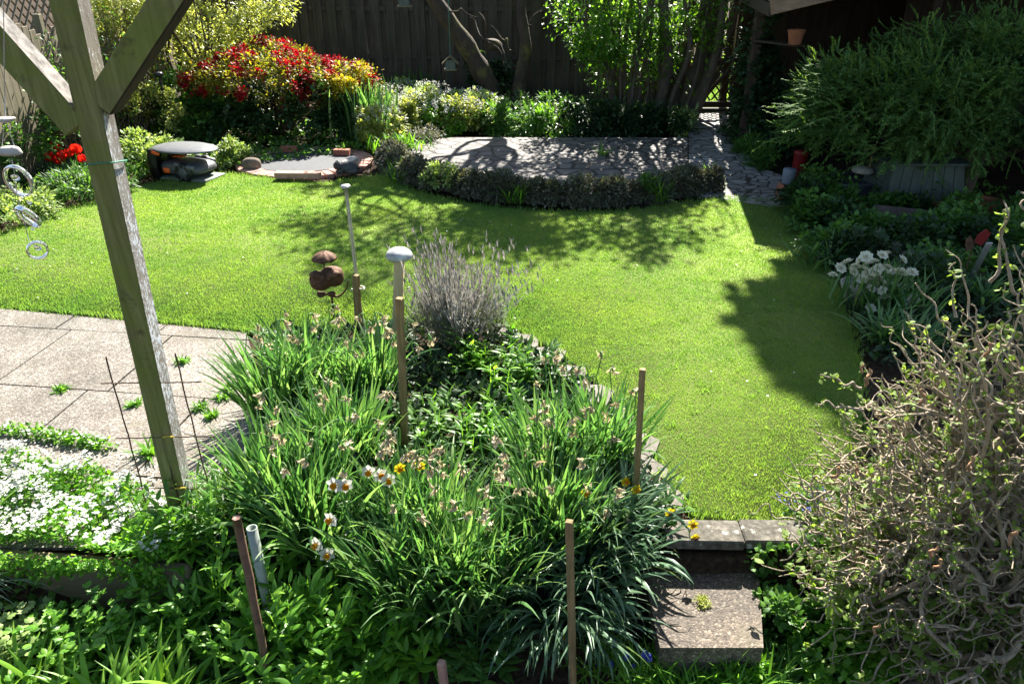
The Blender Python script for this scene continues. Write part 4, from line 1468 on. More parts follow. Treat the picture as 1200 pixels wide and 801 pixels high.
# tulips
t = thing('tulip_clump', 'clump of red tulips by the grey fence', 'tulips', G(82, 214))
tl = np.array(t.location)
mb = MB()
n = 90
blades(mb, tl + np.c_[rng.normal(0, .17, n), rng.normal(0, .12, n), np.zeros(n)], U(0, 6.28, n), U(.05, .5, n), U(.22, .38, n), U(.02, .04, n), U(.2, 1.0, n), 5, 'lance', .25)
mb.build('leaves', M['daff_blue'], t)
proto = None
for k, (x, y) in enumerate([(66, 177), (59, 189), (75, 187), (82, 184), (91, 181), (98, 191), (88, 179), (70, 193)]):
    p = PY(x, y, tl[1] + U(-.1, .1)) - tl
    if proto is None:
        mb = MB()
        org = tl
        for ring, rr in ((0, .0), (1, .4)):
            blades(mb, np.repeat(org[None], 3, 0), np.arange(3) * 2.094 + ring * 1.047, .85, .085, .058, -1.25, 5, 'oval', .35)
        tubes(mb, np.array([org - (0, 0, .30 - .03 * i) for i in range(11)]), .005, 6, mat=1)
        proto = mb.build('flower', [M['tulip'], M['lush']], t)
        proto.location = p; proto.scale = (1.4,) * 3
    else:
        clone(proto, t, p, (U(-.15, .15), U(-.15, .15), U(0, 6)), U(1.2, 1.5))

# iris clump with yellow flowers in front of the azalea
t = thing('iris_clump', 'tall clump of sword-shaped iris leaves beside the azalea', 'iris', G(428, 164))
il = np.array(t.location)
mb = MB()
n = 230
P = il + np.c_[rng.normal(0, .17, n), rng.normal(0, .14, n), np.full(n, -.02)]
blades(mb, P, U(0, 6.28, n), np.abs(rng.normal(0, .17, n)), U(.55, .95, n), U(.022, .036, n), U(0, .5, n), 6, 'blade', .2, rng.normal(0, .5, n), 2)
mb.build('leaves', M['daff'], t)
yc = PY(405, 100, il[1] + .15)
t = mound('yellow_shrub', 'bright yellow flowering shrub between the azalea and the irises', 'shrub', yc, (.34, .3, .24), 1900, .05, .034, M['yellowflower'], 26, .1, seed=44, stems=14, zmin=-.8)
mound('yellow_flowers', 'small patch of yellow flowers behind the iris clump', 'flowers', G(443, 140) + (.05, .1, .42), (.28, .2, .12), 420, .045, .035, M['yellowflower'], 22, .05, seed=45, zmin=-.8)
for k, (x, y, lab) in enumerate([(492, 128, 'upright iris-like leaves by the fence nearer the hanging bird house'), (472, 126, 'upright iris-like leaves by the fence nearer the yellow flowers')]):
    b0 = G(x, y)
    mb = MB(); n = 90
    blades(mb, b0 + np.c_[rng.normal(0, .14, n), rng.normal(0, .1, n), np.zeros(n)], U(0, 6.28, n), U(0, .4, n), U(.35, .7, n), .03, U(.1, .8, n), 5, 'blade', .2)
    tag(mb.build('iris_clump', M['mid'], origin=b0), lab, 'iris')
mound('ivy_shrub', 'dark ivy clinging round the base of the leaning trunk', 'ivy', G(578, 134) + (-.1, -.1, .45), (.33, .3, .5), 1900, .07, .055, M['dark'], 30, .12, seed=46)

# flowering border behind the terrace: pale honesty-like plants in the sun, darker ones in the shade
def border_plant(x, y, r, h, n, mat, label, flowers=0, cat='plant', fm=None, L=.065, W=.04, group=None, name='border_plant'):
    b0 = G(x, y)
    t = thing(name, label, cat, b0, group)
    mb = MB()
    P, o = clumps(n, b0 + (0, 0, h * .5), (r, r * .8, h * .52), 26, .11, .7, -.9, .2, int(x))
    P[:, 2] = np.maximum(P[:, 2], .02)
    cloud(mb, P, o, L, W, spread=.7)
    mb.build('leaves', mat, t)
    if flowers:
        mb = MB()
        P, o = ell(flowers, b0 + (0, 0, h * .75), (r, r * .8, h * .40), .8, .0, .1, int(x))
        i = np.repeat(np.arange(flowers), 4)
        cloud(mb, P[i] + rng.normal(0, .012, (len(i), 3)), rng.normal(0, 1, (len(i), 3)) + (0, 0, .8), .024, .018)
        tag(mb.build('flowers', fm or M['whitepetal'], t), kind='stuff')
    return t
GB = 'pale flowering plants in the border behind the terrace'
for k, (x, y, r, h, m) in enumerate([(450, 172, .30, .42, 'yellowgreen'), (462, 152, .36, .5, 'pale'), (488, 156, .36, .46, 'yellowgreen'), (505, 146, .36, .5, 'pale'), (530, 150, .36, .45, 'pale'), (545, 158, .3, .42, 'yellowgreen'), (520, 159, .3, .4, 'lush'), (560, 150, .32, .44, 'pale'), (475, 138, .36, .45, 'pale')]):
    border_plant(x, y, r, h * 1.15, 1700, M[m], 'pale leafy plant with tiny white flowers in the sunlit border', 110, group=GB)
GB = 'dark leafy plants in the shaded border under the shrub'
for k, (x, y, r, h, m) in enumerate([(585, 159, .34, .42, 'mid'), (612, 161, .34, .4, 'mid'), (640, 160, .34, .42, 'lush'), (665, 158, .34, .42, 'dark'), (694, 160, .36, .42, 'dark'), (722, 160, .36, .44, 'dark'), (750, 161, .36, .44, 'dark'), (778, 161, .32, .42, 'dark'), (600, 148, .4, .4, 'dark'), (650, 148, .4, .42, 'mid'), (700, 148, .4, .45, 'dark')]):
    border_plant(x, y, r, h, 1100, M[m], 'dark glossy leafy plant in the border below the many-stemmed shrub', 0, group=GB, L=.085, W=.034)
border_plant(799, 164, .12, .42, 420, M['pale'], 'single upright pale green plant at the corner of the cobbled path', L=.075, W=.028)
border_plant(500, 174, .22, .24, 1000, M['heather'], 'grey-green rounded dwarf shrub on the terrace corner by the pale border plants', L=.04, W=.02)
b0 = G(470, 176, .1)
mb = MB(); n = 150
blades(mb, b0 + np.c_[rng.normal(0, .16, n), rng.normal(0, .1, n), np.zeros(n)], U(0, 6.28, n), U(.1, .7, n), U(.15, .3, n), .018, U(.2, 1, n), 4, 'blade', .2)
tag(mb.build('grassy_clump', M['lush'], origin=b0), 'bright grassy clump between the terrace corner and brick circle', 'plant')

# clipped low hedge round the terrace
hp = smooth_path([G(x, y, 0) for x, y in [(450, 192), (452, 204), (480, 216), (520, 226), (570, 235), (630, 241), (690, 243), (750, 240), (800, 231), (846, 225)]], 80)
t = thing('low_hedge', 'low clipped brownish heather hedge edging the stone terrace', 'hedge', hp[40])
mb = MB()
hh = .30
n = 34000
i = rng.integers(0, 79, n)
f = U(0, 1, n)[:, None]
c = hp[i] * (1 - f) + hp[i + 1] * f
d = hp[i + 1] - hp[i]
d /= np.linalg.norm(d, axis=1, keepdims=True)
nr = np.stack([-d[:, 1], d[:, 0], np.zeros(n)], -1)
a = U(-.35, PI + .35, n)
lum = 1 + .16 * np.sin(i * .9) + .16 * np.sin(i * .37 + 1) + .12 * np.sin(i * 2.1)
rad = U(.72, 1.06, n) * lum
out = nr * np.cos(a)[:, None] + np.array((0, 0, 1.0)) * np.sin(a)[:, None]
P = c + nr * (np.cos(a) * .15 * rad)[:, None] + np.array((0, 0, 1.0)) * (np.maximum(.02, .08 + np.sin(a) * .165 * rad))[:, None]
P += nr * .12
cloud(mb, P, out, .045, .022, K=2, spread=.6)
mb.build('foliage', M['heather'], t)
mb = MB()
P = hp + np.array((0, 0, .10))
tubes(mb, P + np.array((0, .1, -.01)), .07, 10)
mb.build('woody_core', M['twig'], t)
mound('variegated_plant', 'silver-green plant growing through the low hedge near its bend', 'plant', G(518, 226) + (0, 0.02, .15), (.22, .14, .18), 900, .045, .022, M['pale'], 18, .06, seed=50)
mound('hedge_weed', 'green weedy tuft in the low hedge near the cobbled path', 'plant', G(758, 236) + (0, -.05, .15), (.14, .08, .14), 260, .07, .02, M['mid'], 10, .05, seed=51, prof='lance')
for k, (x, y, lab) in enumerate([(770, 238, 'grassy tuft beside the hedge below the cobbled path'), (467, 214, 'grassy tuft in the low hedge beside the toad ornament'), (604, 240, 'grassy tuft at the foot of the hedge centre')]):
    b0 = G(x, y)
    mb = MB(); n = 60
    blades(mb, b0 + np.c_[rng.normal(0, .04, n), rng.normal(0, .03, n), np.full(n, .02)], U(0, 6.28, n), U(.1, .9, n), U(.15, .32, n), .014, U(.2, 1, n), 4, 'blade', .2)
    tag(mb.build('grassy_tuft', M['lush'], origin=b0), lab, 'plant')
# iron edging strip shows as slabs at the hedge foot: skip; weeds in the terrace joints
for k, (x, y, lab) in enumerate([(706, 182, 'tiny weed growing in the terrace paving'), (833, 206, 'bright weed tuft on the cobbled path')]):
    b0 = G(x, y, TZ)
    mb = MB(); n = 26
    blades(mb, b0 + np.c_[rng.normal(0, .03, n), rng.normal(0, .03, n), np.zeros(n)], U(0, 6.28, n), U(.1, .9, n), U(.06, .22, n), .02, U(.2, 1, n), 3, 'lance', .2)
    tag(mb.build('weed', M['lush'], origin=b0), lab, 'weed')

# ivy pillar and bank between the gate and the shed
mound('ivy_pillar', 'dark ivy climbing the shed post beside the lattice gate', 'ivy', (3.18, 10.3, 1.0), (.22, .3, 1.1), 3600, .075, .06, M['dark'], 70, .13, seed=52, zmin=-1)
mound('ivy_bank', 'dark ivy bank spilling over the edge of the cobbled path', 'ivy', G(905, 186) + (.05, .5, .28), (.42, .75, .42), 5200, .075, .058, M['dark'], 70, .15, seed=53)
mound('fern_tuft', 'green leafy fringe along the shaded edge of the cobbled path', 'plant', G(884, 196) + (0, .2, .1), (.22, .55, .17), 1500, .09, .022, M['mid'], 30, .1, seed=54, prof='lance')

# ================================================================== BIRD HOUSES
def bird_house(label, px, py, Y, s, string):
    c = PY(px, py, Y)
    t = thing('bird_feeder', label, 'bird house', c)
    mb = MB()
    for sg in (1, -1):
        box(mb, c + (sg * .052 * s, 0, .055 * s), (.15 * s, .17 * s, .012 * s), np.array(Matrix.Rotation(sg * R(42), 3, 'Y')), .002)
    mb.build('roof', M['sleeper'], t, smooth=False)
    mb = MB()
    box(mb, c + (0, 0, -.068 * s), (.17 * s, .15 * s, .014 * s), None, .002)
    mb.build('tray', M['sleeper'], t, smooth=False)
    mb = MB()
    for q in (-1, 1):
        box(mb, c + (0, q * .06 * s, -.005 * s), (.13 * s, .012 * s, .12 * s), None, .002)
    mb.build('wall', M['bin'], t, smooth=False)
    mb = MB()
    line(mb, c + (0, 0, .105 * s), c + (.0, 0, string), .004, 0)
    mb.build('string', M['cord'], t)
bird_house('small gabled bird house hanging on a green cord in front of the fence', 528, 75, 12.0, 1.15, .95)
bird_house('pale bird house hanging at the top edge above the irises', 474, 0, 11.8, 1.2, .9)

# ================================================================== UNDER AND BEFORE THE JUNIPER
def pot(label, px, py, rr, h, mat, z=0.0, plant=None, cat='plant pot', name='plant_pot', tilt=0.0):
    c = G(px, py, z)
    t = thing(name, label, cat, c)
    mb = MB()
    rt = np.array(Matrix.Rotation(tilt, 3, 'Y'))
    lathe(mb, [(0, 0.005), (rr * .68, 0), (rr * .93, h * .78), (rr * 1.0, h * .79), (rr * 1.03, h), (rr * .92, h), (rr * .88, h * .84), (0, h * .84)], c, 28, rt)
    mb.build('pot', mat, t, smooth=False)
    if plant:
        mb = MB()
        P, o = clumps(plant, c + (0, 0, h + .06), (rr * 1.2, rr * 1.2, .12), 12, .06, .6, -.4, .2, int(px))
        cloud(mb, P, o, .05, .035)
        mb.build('plant', M['mid'], t)
    return t
pot('terracotta pot standing in shade in front of the slatted bin', 1092, 256, .16, .20, M['terracotta'], plant=60)
pot('terracotta pot in the shaded bed close to the cobbled path', 995, 258, .14, .18, M['terracotta'], plant=160)
pot('terracotta pot tucked behind the bed beside the slatted bin', 1030, 246, .11, .16, M['terracotta'], plant=220)
pot('terracotta pot beyond the twisted twig, between logs and bin', 1150, 254, .15, .18, M['terracotta'], plant=60)
pot('terracotta pot resting on the ledge beside the ivy pillar', 931, 52, .10, .16, M['terracotta'], z=1.42)
pp = G(931, 52, 1.42)
sp_ = shed_pt(.12, 1.45, 1.40)
mb = MB()
beam(mb, (*sp_[:2], 1.404), (pp[0] + .08, pp[1], 1.404), .16, .024)
tag(mb.build('wall_shelf', M['dark_wood'], origin=sp_, smooth=False), 'small dark shelf fixed to the shed post holding a terracotta pot', 'shelf')
# slatted bin
bn = PY(1075, 240, 7.35); bn[2] = 0
t = thing('compost_bin', 'grey-green slatted wooden bin with sloping sides below the juniper', 'bin', bn)
mb = MB()
for k in range(7):
    x0 = -.36 + k * .12
    x1 = -.30 + k * .10
    y0, y1 = -.03, .05
    V = [bn + (x0 + .004, y0, .0), bn + (x0 + .116, y0, .0), bn + (x1 + .098, y1, .52), bn + (x1 + .003, y1, .52)]
    V += [v + np.array((0, .02, 0)) for v in V]
    mb.add(V, [[0, 1, 2, 3], [7, 6, 5, 4], [0, 4, 5, 1], [1, 5, 6, 2], [2, 6, 7, 3], [3, 7, 4, 0]])
for sg in (-1, 1):
    V = [bn + (sg * .36 + (.12 if sg > 0 else 0), 0, 0), bn + (sg * .36 + (.12 if sg > 0 else 0), .6, 0), bn + (sg * .30 + (.1 if sg > 0 else 0), .55, .52), bn + (sg * .30 + (.1 if sg > 0 else 0), .05, .52)]
    V += [v + np.array((-.02 * sg, 0, 0)) for v in V]
    mb.add(V, [[0, 1, 2, 3], [7, 6, 5, 4], [0, 4, 5, 1], [1, 5, 6, 2], [2, 6, 7, 3], [3, 7, 4, 0]])
mb.build('slats', M['bin'], t, smooth=False)
mb = MB()
box(mb, bn + (.05, .30, .53), (.86, .60, .025), None, .006)
mb.build('lid', M['bin'], t, smooth=False)
# low dark trough with a pale trowel-like ornament
tc_ = PY(995, 222, 7.8); tc_[2] = 0
t = thing('dark_trough', 'low dark grey trough in the shade under the juniper', 'trough', tc_)
mb = MB()
box(mb, tc_ + (0, .1, .12), (.85, .45, .22), rotz(.05), .015, seg=2)
mb.build('tub', M['tray'], t)
mb = MB()
for yy in (-.13, .33):
    box(mb, tc_ + (0, yy, .24), (.88, .03, .03), rotz(.0), .006)
mb.build('rim', M['tray'], t)
oc = PY(1011, 200, 7.75)
t = thing('pale_float', 'small pale rounded ornament on a stick under the juniper', 'ornament', (oc[0], oc[1], 0))
mb = MB(); lathe(mb, [(0, -.02), (.09, -.02), (.11, -.005), (.09, .03), (.04, .045), (0, .05)], oc, 20); mb.build('cap', M['bowl'], t)
mb = MB(); line(mb, oc + (.06, .0, .0), oc + (.09, .05, .26), .014, 0); mb.build('stick', M['stake'], t)
# bricks and odd tins by the shed post
bc2 = PY(928, 206, 8.0); bc2[2] = 0
for k, z in enumerate((.0, .085)):
    mb = MB()
    box(mb, bc2 + (0, 0, z + .04), (.24, .14, .08), rotz(.1 + .1 * k), .008)
    tag(mb.build('stacked_brick', M['brick'], origin=bc2 + (0, 0, z), smooth=False), ['lower brick of the little stack under the juniper tip', 'upper brick of the little stack under the juniper tip'][k], 'brick', 'bricks under the juniper')
mb = MB()
lathe(mb, [(0, 0), (.065, 0), (.07, .01), (.07, .15), (.066, .16), (0, .16)], bc2 + (-.03, .0, .167), 20)
tag(mb.build('storage_tin', M['blue_grey'], origin=bc2 + (-.03, 0, .167)), 'blue-grey tin standing on the small brick stack', 'tin')
rc = PY(938, 186, 8.8)
mb = MB(); lathe(mb, [(0, -.42), (.06, -.42), (.07, -.40), (.08, .06), (.085, .07), (.08, .085), (0, .09)], rc, 20)
tag(mb.build('red_canister', M['red'], origin=(rc[0], rc[1], rc[2] - .42)), 'red plastic canister in the shade behind the brick stack', 'canister')
# logs
lg = PY(1108, 322, 5.75)
t = thing('log', 'long mossy log lying behind the white daffodils', 'log', lg)
mb = MB()
P = smooth_path([lg + (-.28, .25, .0), lg + (-.05, .05, .02), lg + (.22, -.18, -.02), lg + (.5, -.4, -.05)], 20)
P[:, 2] += .0
tubes(mb, P, .105 + .012 * np.sin(np.arange(20) * 1.1), 14)
mb.build('trunk', M['log'], t)
lg2 = G(1050, 276) + (0, 0, .14)
mb = MB()
box(mb, lg2, (.50, .10, .26), rotz(R(-22)) @ np.array(Matrix.Rotation(R(-14), 3, 'X')), .012)
tag(mb.build('timber_plank', M['log'], origin=lg2), 'short dark plank on edge in the bed below the slatted bin', 'plank')
la, lb = PY(1140, 322, 5.5), PY(1160, 284, 5.35)
mb = MB(); beam(mb, la - (0.02, 0, .08), lb, .045, .01)
tag(mb.build('plant_label', M['galv'], origin=la), 'grey plant label stake leaning beside the red butterfly ornament', 'plant label')
bt = PY(1143, 279, 5.3)
t = thing('butterfly_stake', 'rusty red butterfly ornament on a stake', 'ornament', (bt[0], bt[1], 0))
mb = MB(); line(mb, (bt[0], bt[1], 0), bt, .004, 0); mb.build('stake', M['rust'], t)
for sg, mt in ((1, 'red'), (-1, 'rust')):
    mb = MB()
    pr = [(0, -.03), (.05, -.055), (.07, -.01), (.085, .05), (.05, .075), (.012, .03)]
    V0 = [bt + (sg * x, -.35 * x, z - (.05 if sg < 0 else 0)) for x, z in pr]
    V1 = [v + np.array((0, .006, 0)) for v in V0]
    k = len(pr)
    mb.add(V0 + V1, [list(range(k)), list(range(2 * k - 1, k - 1, -1))] + [[i, k + i, k + (i + 1) % k, (i + 1) % k] for i in range(k)])
    mb.build('wing', M[mt], t, smooth=False)

# shaded bed plants
GB = 'soft leafy plants filling the shaded bed'
shade = [(935, 250), (950, 268), (965, 245), (980, 275), (1005, 285), (1030, 290), (1062, 300), (1085, 290), (1115, 290), (1140, 300), (1175, 300), (975, 300), (1000, 312), (1190, 270), (1120, 268), (1060, 262), (955, 238), (1160, 330), (1190, 340), (1040, 262), (1095, 330), (1075, 345), (985, 258)]
for k, (x, y) in enumerate(shade):
    b0 = G(x, y)
    r = U(.20, .32)
    mb = MB()
    P, o = ell(750, b0 + (0, 0, U(.08, .16)), (r, r, U(.14, .24)), .25, -.4, .2, k + 60)
    P[:, 2] = np.maximum(P[:, 2], .01)
    cloud(mb, P, o, .055, .045, spread=.6)
    tag(mb.build('shade_plant', M['mid' if k % 3 else 'dark'], origin=b0), 'low soft-leaved green plant in the shaded bed below the juniper', 'plant', GB)
GB = 'arching strap-leaved clumps in the shaded bed'
for k, (x, y) in enumerate([(1045, 296), (1085, 292), (962, 310), (1150, 355), (1035, 402), (1065, 405)]):
    b0 = G(x, y)
    mb = MB(); n = 70
    blades(mb, b0 + np.c_[rng.normal(0, .06, n), rng.normal(0, .06, n), np.zeros(n)], U(0, 6.28, n), U(.1, .7, n), U(.2, .36, n), U(.014, .024, n), U(.4, 1.6, n), 7, 'blade', .25)
    tag(mb.build('strap_leaf_plant', M['daff'], origin=b0), 'arching strap-leaved green clump round the pot of white daffodils', 'plant', GB)

# cream double daffodils in a stone bowl
db = G(1003, 352)
t = thing('stone_bowl', 'round stone bowl planter with earth in the shaded bed', 'planter', db)
mb = MB()
lathe(mb, [(0, 0), (.07, 0), (.10, .03), (.135, .12), (.14, .145), (.125, .148), (.115, .12), (0, .115)], db, 28)
mb.build('bowl', M['bowl'], t)
dp = G(1035, 362)
t = thing('cream_daffodils', 'bunch of creamy white double daffodils beside the stone bowl', 'daffodils', dp)
mb = MB(); n = 170
blades(mb, dp + np.c_[rng.normal(0, .16, n), rng.normal(0, .10, n), np.zeros(n)], U(0, 6.28, n), U(0, .5, n), U(.28, .42, n), U(.012, .018, n), U(.2, 1.2, n), 6, 'blade', .2)
mb.build('leaves', M['daff'], t)
mb = MB()
for ring, (n, L, tl) in enumerate(((7, .042, 1.3), (6, .036, .95), (6, .028, .55), (4, .02, .2))):
    blades(mb, np.repeat(dp[None], n, 0), np.arange(n) / n * 6.28 + ring * .4, tl, L, L * .85, .3, 3, 'oval', .2)
tubes(mb, np.array([dp - (0, .002 * i * i, .028 * i) for i in range(8)]), .0028, 5, mat=1)
proto = None
for k, (x, y) in enumerate([(976, 322), (985, 314), (993, 307), (1002, 312), (1009, 304), (1015, 301), (1000, 318), (1003, 323), (1010, 315), (1018, 309), (1024, 306), (1017, 320), (1022, 326), (1030, 314), (1037, 317), (1040, 313), (1030, 325), (1034, 331), (1024, 333), (1038, 297), (1034, 299), (1058, 304), (1048, 318), (1056, 319), (1069, 319), (1021, 338), (1034, 340), (1042, 336), (1059, 337), (1037, 349), (1052, 350), (1020, 361), (1062, 359), (1050, 364), (1080, 338), (1070, 350), (1026, 318), (1011, 327)]):
    p = PY(x, y, dp[1] + U(-.16, .06)) - dp
    if proto is None:
        proto = mb.build('flower', [M['creampetal'], M['daff']], t)
        proto.location = p
    else:
        clone(proto, t, p, (U(.1, .9), U(-.4, .4), U(0, 6)), U(.95, 1.35))

# ================================================================== CONTORTED HAZEL
t = thing('contorted_hazel', 'contorted hazel bush, a tangle of curly brown twigs with opening green leaves', 'shrub', (1.80, 2.05, LOW))
hc, hr = np.array((2.06, 2.25, .46)), np.array((.90, .62, .97))
def curly(P, d, L, k, amp, freq):
    n = len(P)
    d = d / np.linalg.norm(d, axis=1, keepdims=True)
    ref = rng.normal(0, 1, (n, 3))
    a = np.cross(d, ref); a /= np.linalg.norm(a, axis=1, keepdims=True)
    b_ = np.cross(d, a)
    out = [P]
    ph = U(0, 6.28, n)
    ph2 = U(0, 6.28, n)
    fr = freq * U(.6, 1.5, n)
    jit = rng.normal(0, .35, (n, 3))
    for i in range(k):
        tt = i / k
        am = amp * (0.6 + .6 * np.sin(tt * 5 + ph2))
        dd = d + a * (am * np.sin(fr * tt * 6.28 + ph))[:, None] + b_ * (am * np.cos(fr * tt * 6.28 * .8 + ph2))[:, None] + jit * tt + np.array((0, 0, .25 * tt))
        dd /= np.linalg.norm(dd, axis=1, keepdims=True)
        out.append(out[-1] + dd * (L / k)[:, None])
    return np.stack(out, 1)
base = np.array((1.85, 2.15, LOW))
mb = MB()
n = 16
B0 = base + np.c_[rng.normal(0, .10, n), rng.normal(0, .10, n), np.zeros(n) - .03]
dirs = np.c_[rng.normal(0, .55, n), rng.normal(0, .45, n), np.ones(n)]
P1 = curly(B0, dirs, U(.68, .95, n), 30, .75, 2.2)
tubes(mb, P1, np.linspace(.030, .011, 31)[None] * U(.7, 1.25, (n, 1)), 9)
mb.build('stem', M['hazel_dark'], t)
mb = MB()
n = 190
src = P1[rng.integers(0, 16, n), rng.integers(7, 30, n)]
tgt, u_ = ell(n, hc, hr * .8, .75, -.9, .1, 71)
dirs = tgt - src
P2 = curly(src, dirs, np.linalg.norm(dirs, axis=1) * 1.25, 24, .85, 2.4)
tubes(mb, P2, np.linspace(.012, .005, 25)[None] * U(.7, 1.3, (n, 1)), 7)
mb.build('branches', M['hazel'], t)
mb = MB()
n = 3200
src = P2[rng.integers(0, 190, n), rng.integers(6, 25, n)]
s2, u2 = ell(1300, hc, hr * .94, .6, -.95, .1, 72)
src = np.r_[src, s2]
n = len(src)
o = (src - hc) / hr
o /= np.linalg.norm(o, axis=1, keepdims=True) + 1e-6
dirs = o * .8 + rng.normal(0, .6, (n, 3)) + np.array((-.05, 0, .15))
Lt = U(.10, .30, n)
P3 = curly(src, dirs, Lt, 16, 1.05, 2.0)
tubes(mb, P3, np.linspace(.0042, .0016, 17)[None] * U(.7, 1.35, (n, 1)), 5)
# longer shoots standing clear of the bush
n = 60
s4, u4 = ell(n, hc, hr * .85, .95, -.2, .1, 73)
P4 = curly(s4, u4 + rng.normal(0, .3, (n, 3)) + np.array((-.1, 0, .35)), U(.25, .48, n), 26, 1.0, 2.6)
P5 = curly(np.array([PY(*q) for q in ((1190, 345, 2.0), (1160, 330, 2.1), (1200, 300, 2.0), (1010, 455, 2.15), (1012, 480, 2.1), (1120, 372, 2.1))]), np.array([(-.5, .1, .9), (-.25, .1, 1), (-.1, 0, 1), (-1, .1, .25), (-1, 0, .2), (-.4, .1, .9)]), np.array((.34, .26, .22, .18, .2, .2)), 26, .9, 2.2)
P4 = np.r_[P4, P5]
n = len(P4)
tubes(mb, P4, np.linspace(.0048, .0020, 27)[None] * U(.8, 1.3, (n, 1)), 6)
mb.build('twigs', M['hazel'], t)
# leaves at the nodes
mb = MB()
q = P3[rng.integers(0, len(P3), 8200), rng.integers(6, 17, 8200)]
q4 = P4[rng.integers(0, n, 420), rng.integers(4, 27, 420)]
zs = np.r_[q, q4]
zs = np.repeat(zs, 2, 0) + rng.normal(0, .006, (len(zs) * 2, 3))
low = zs[:, 2] < .25
s_ = np.where(low, 1.4, .85) * U(.5, 1.35, len(zs))
o = rng.normal(0, 1, zs.shape) + np.array((-.1, -.2, .5))
o /= np.linalg.norm(o, axis=1, keepdims=True)
blades(mb, zs, np.arctan2(o[:, 1], o[:, 0]), np.arccos(o[:, 2]), .026 * s_, .019 * s_, U(.1, .9, len(zs)), 3, 'oval', .35, rng.normal(0, .5, len(zs)))
mb.build('leaves', M['hazelleaf'], t)
proto = None
for (x, y, Y) in [(1140, 535, 1.75), (1012, 425, 2.0), (1020, 432, 2.05), (1082, 455, 1.9), (1098, 640, 1.75), (1105, 655, 1.72), (1192, 620, 1.7), (985, 548, 1.9), (1004, 545, 1.9), (1030, 730, 1.7), (1162, 402, 2.0)]:
    p = PY(x, y, Y) - np.array(t.location)
    if proto is None:
        mb = MB()
        c = np.array(t.location)
        k = 12
        P = np.array([c + (.006 * math.sin(i * .8), .004 * math.cos(i * .6), -.005 * i) for i in range(k)])
        tubes(mb, P, np.r_[.002, np.full(k - 2, .0052) * (1 + .12 * np.sin(np.arange(k - 2) * 2.5)), .002], 7)
        proto = mb.build('catkin', M['catkin'], t)
        proto.location = p
    else:
        clone(proto, t, p, (U(-.3, .3), U(-.3, .3), U(0, 6)), U(.7, 1.2))

# ================================================================== STAKES AND ORNAMENTS OF THE CENTRAL BED
def stake(name, label, cat, bpx, tpx, w, mat, kind='round', dy=0.0, topcap=None):
    b0 = GT(*bpx)
    tp = PY(tpx[0], tpx[1], b0[1] + dy)
    d = tp - b0
    foot = b0 - d / np.linalg.norm(d) * .12
    mb = MB()
    if kind == 'round':
        line(mb, foot, tp, w / 2, .0015, 12)
    else:
        beam(mb, foot, tp, w, w, up=(0.3, 1, 0), bevel=.003)
    o = mb.build(name, mat, origin=b0, smooth=(kind == 'round'))
    return tag(o, label, cat)
stake('garden_stake', 'tall brown round rod leaning beside the grey pipe', 'stake', (319, 815), (277, 606), .032, M['rod_brown'])
stake('garden_stake', 'square wooden stake with a paper tie in front of the drooping silvery daffodils', 'stake', (672, 822), (667, 610), .026, M['stake'], 'sq')
stake('garden_stake', 'square wooden stake near the lawn end of the daffodils', 'stake', (743, 618), (753, 432), .026, M['stake'], 'sq')
stake('garden_stake', 'square wooden stake standing just in front of the mushroom-capped rod', 'stake', (475, 530), (468, 349), .034, M['stake'], 'sq')
stake('garden_stake', 'short pinkish wooden stake in the bare soil patch', 'stake', (524, 830), (517, 775), .030, M['brick_pale'], 'sq')
stake('garden_stake', 'short wooden stake tied to the thin metal rod', 'stake', (421, 392), (417, 322), .040, M['stake'], 'sq')
# hollow grey pipe
b0 = GT(318, 728); tp = PY(295, 618, b0[1])
mb = MB()
s, d, u = frame_from(tp - b0)
Ln = np.linalg.norm(tp - b0)
lathe(mb, [(.022, -.1), (.022, Ln), (.017, Ln), (.017, Ln - .25), (0, Ln - .25)], b0, 18, np.stack([s, -u, d], 1))
line(mb, b0 + d * Ln * .62, b0 + d * Ln * .64, .0235, 0, 4)
tag(mb.build('grey_pipe', M['pipe_grey'], origin=b0), 'hollow grey plastic pipe stuck in the bed beside the brown rod', 'pipe')
# thin metal rod with flat head
b0 = G(426, 388); tp = PY(405, 219, b0[1])
t = thing('metal_rod', 'thin tall galvanised rod with a flat nail-like head above the lawn', 'rod', b0)
mb = MB(); line(mb, b0 - (0, 0, .1), tp, .0125, .001); mb.build('shaft', M['galv'], t)
mb = MB(); s, d, u = frame_from(tp - b0); lathe(mb, [(0, -.008), (.030, -.006), (.034, .004), (.028, .012), (0, .014)], tp, 18, np.stack([s, -u, d], 1)); mb.build('head', M['galv'], t)
mb = MB(); c = PY(421, 337, b0[1] - .02); torus(mb, c, .035, .006, (0.1, .1, 1), 16, 6); line(mb, c + (-.05, -.03, 0), c + (.04, -.04, .01), .006, .002, 6); mb.build('tie', M['twine'], t)
# mushroom cap on a pale rod
b0 = G(463, 410); tp = PY(468, 303, b0[1])
t = thing('mushroom_ornament', 'grey stoneware mushroom cap on a pale wooden rod', 'ornament', b0)
mb = MB(); beam(mb, b0 - (0, 0, .1), tp, .062, .062, up=(0, 1, 0), bevel=.006); mb.build('rod', M['pale_stake'], t)
mb = MB(); lathe(mb, [(0, -.012), (.03, -.014), (.035, .0), (.072, .002), (.085, .014), (.086, .026), (.076, .046), (.052, .063), (.022, .071), (0, .073)], tp, 32); mb.build('cap', M['ceramic'], t)
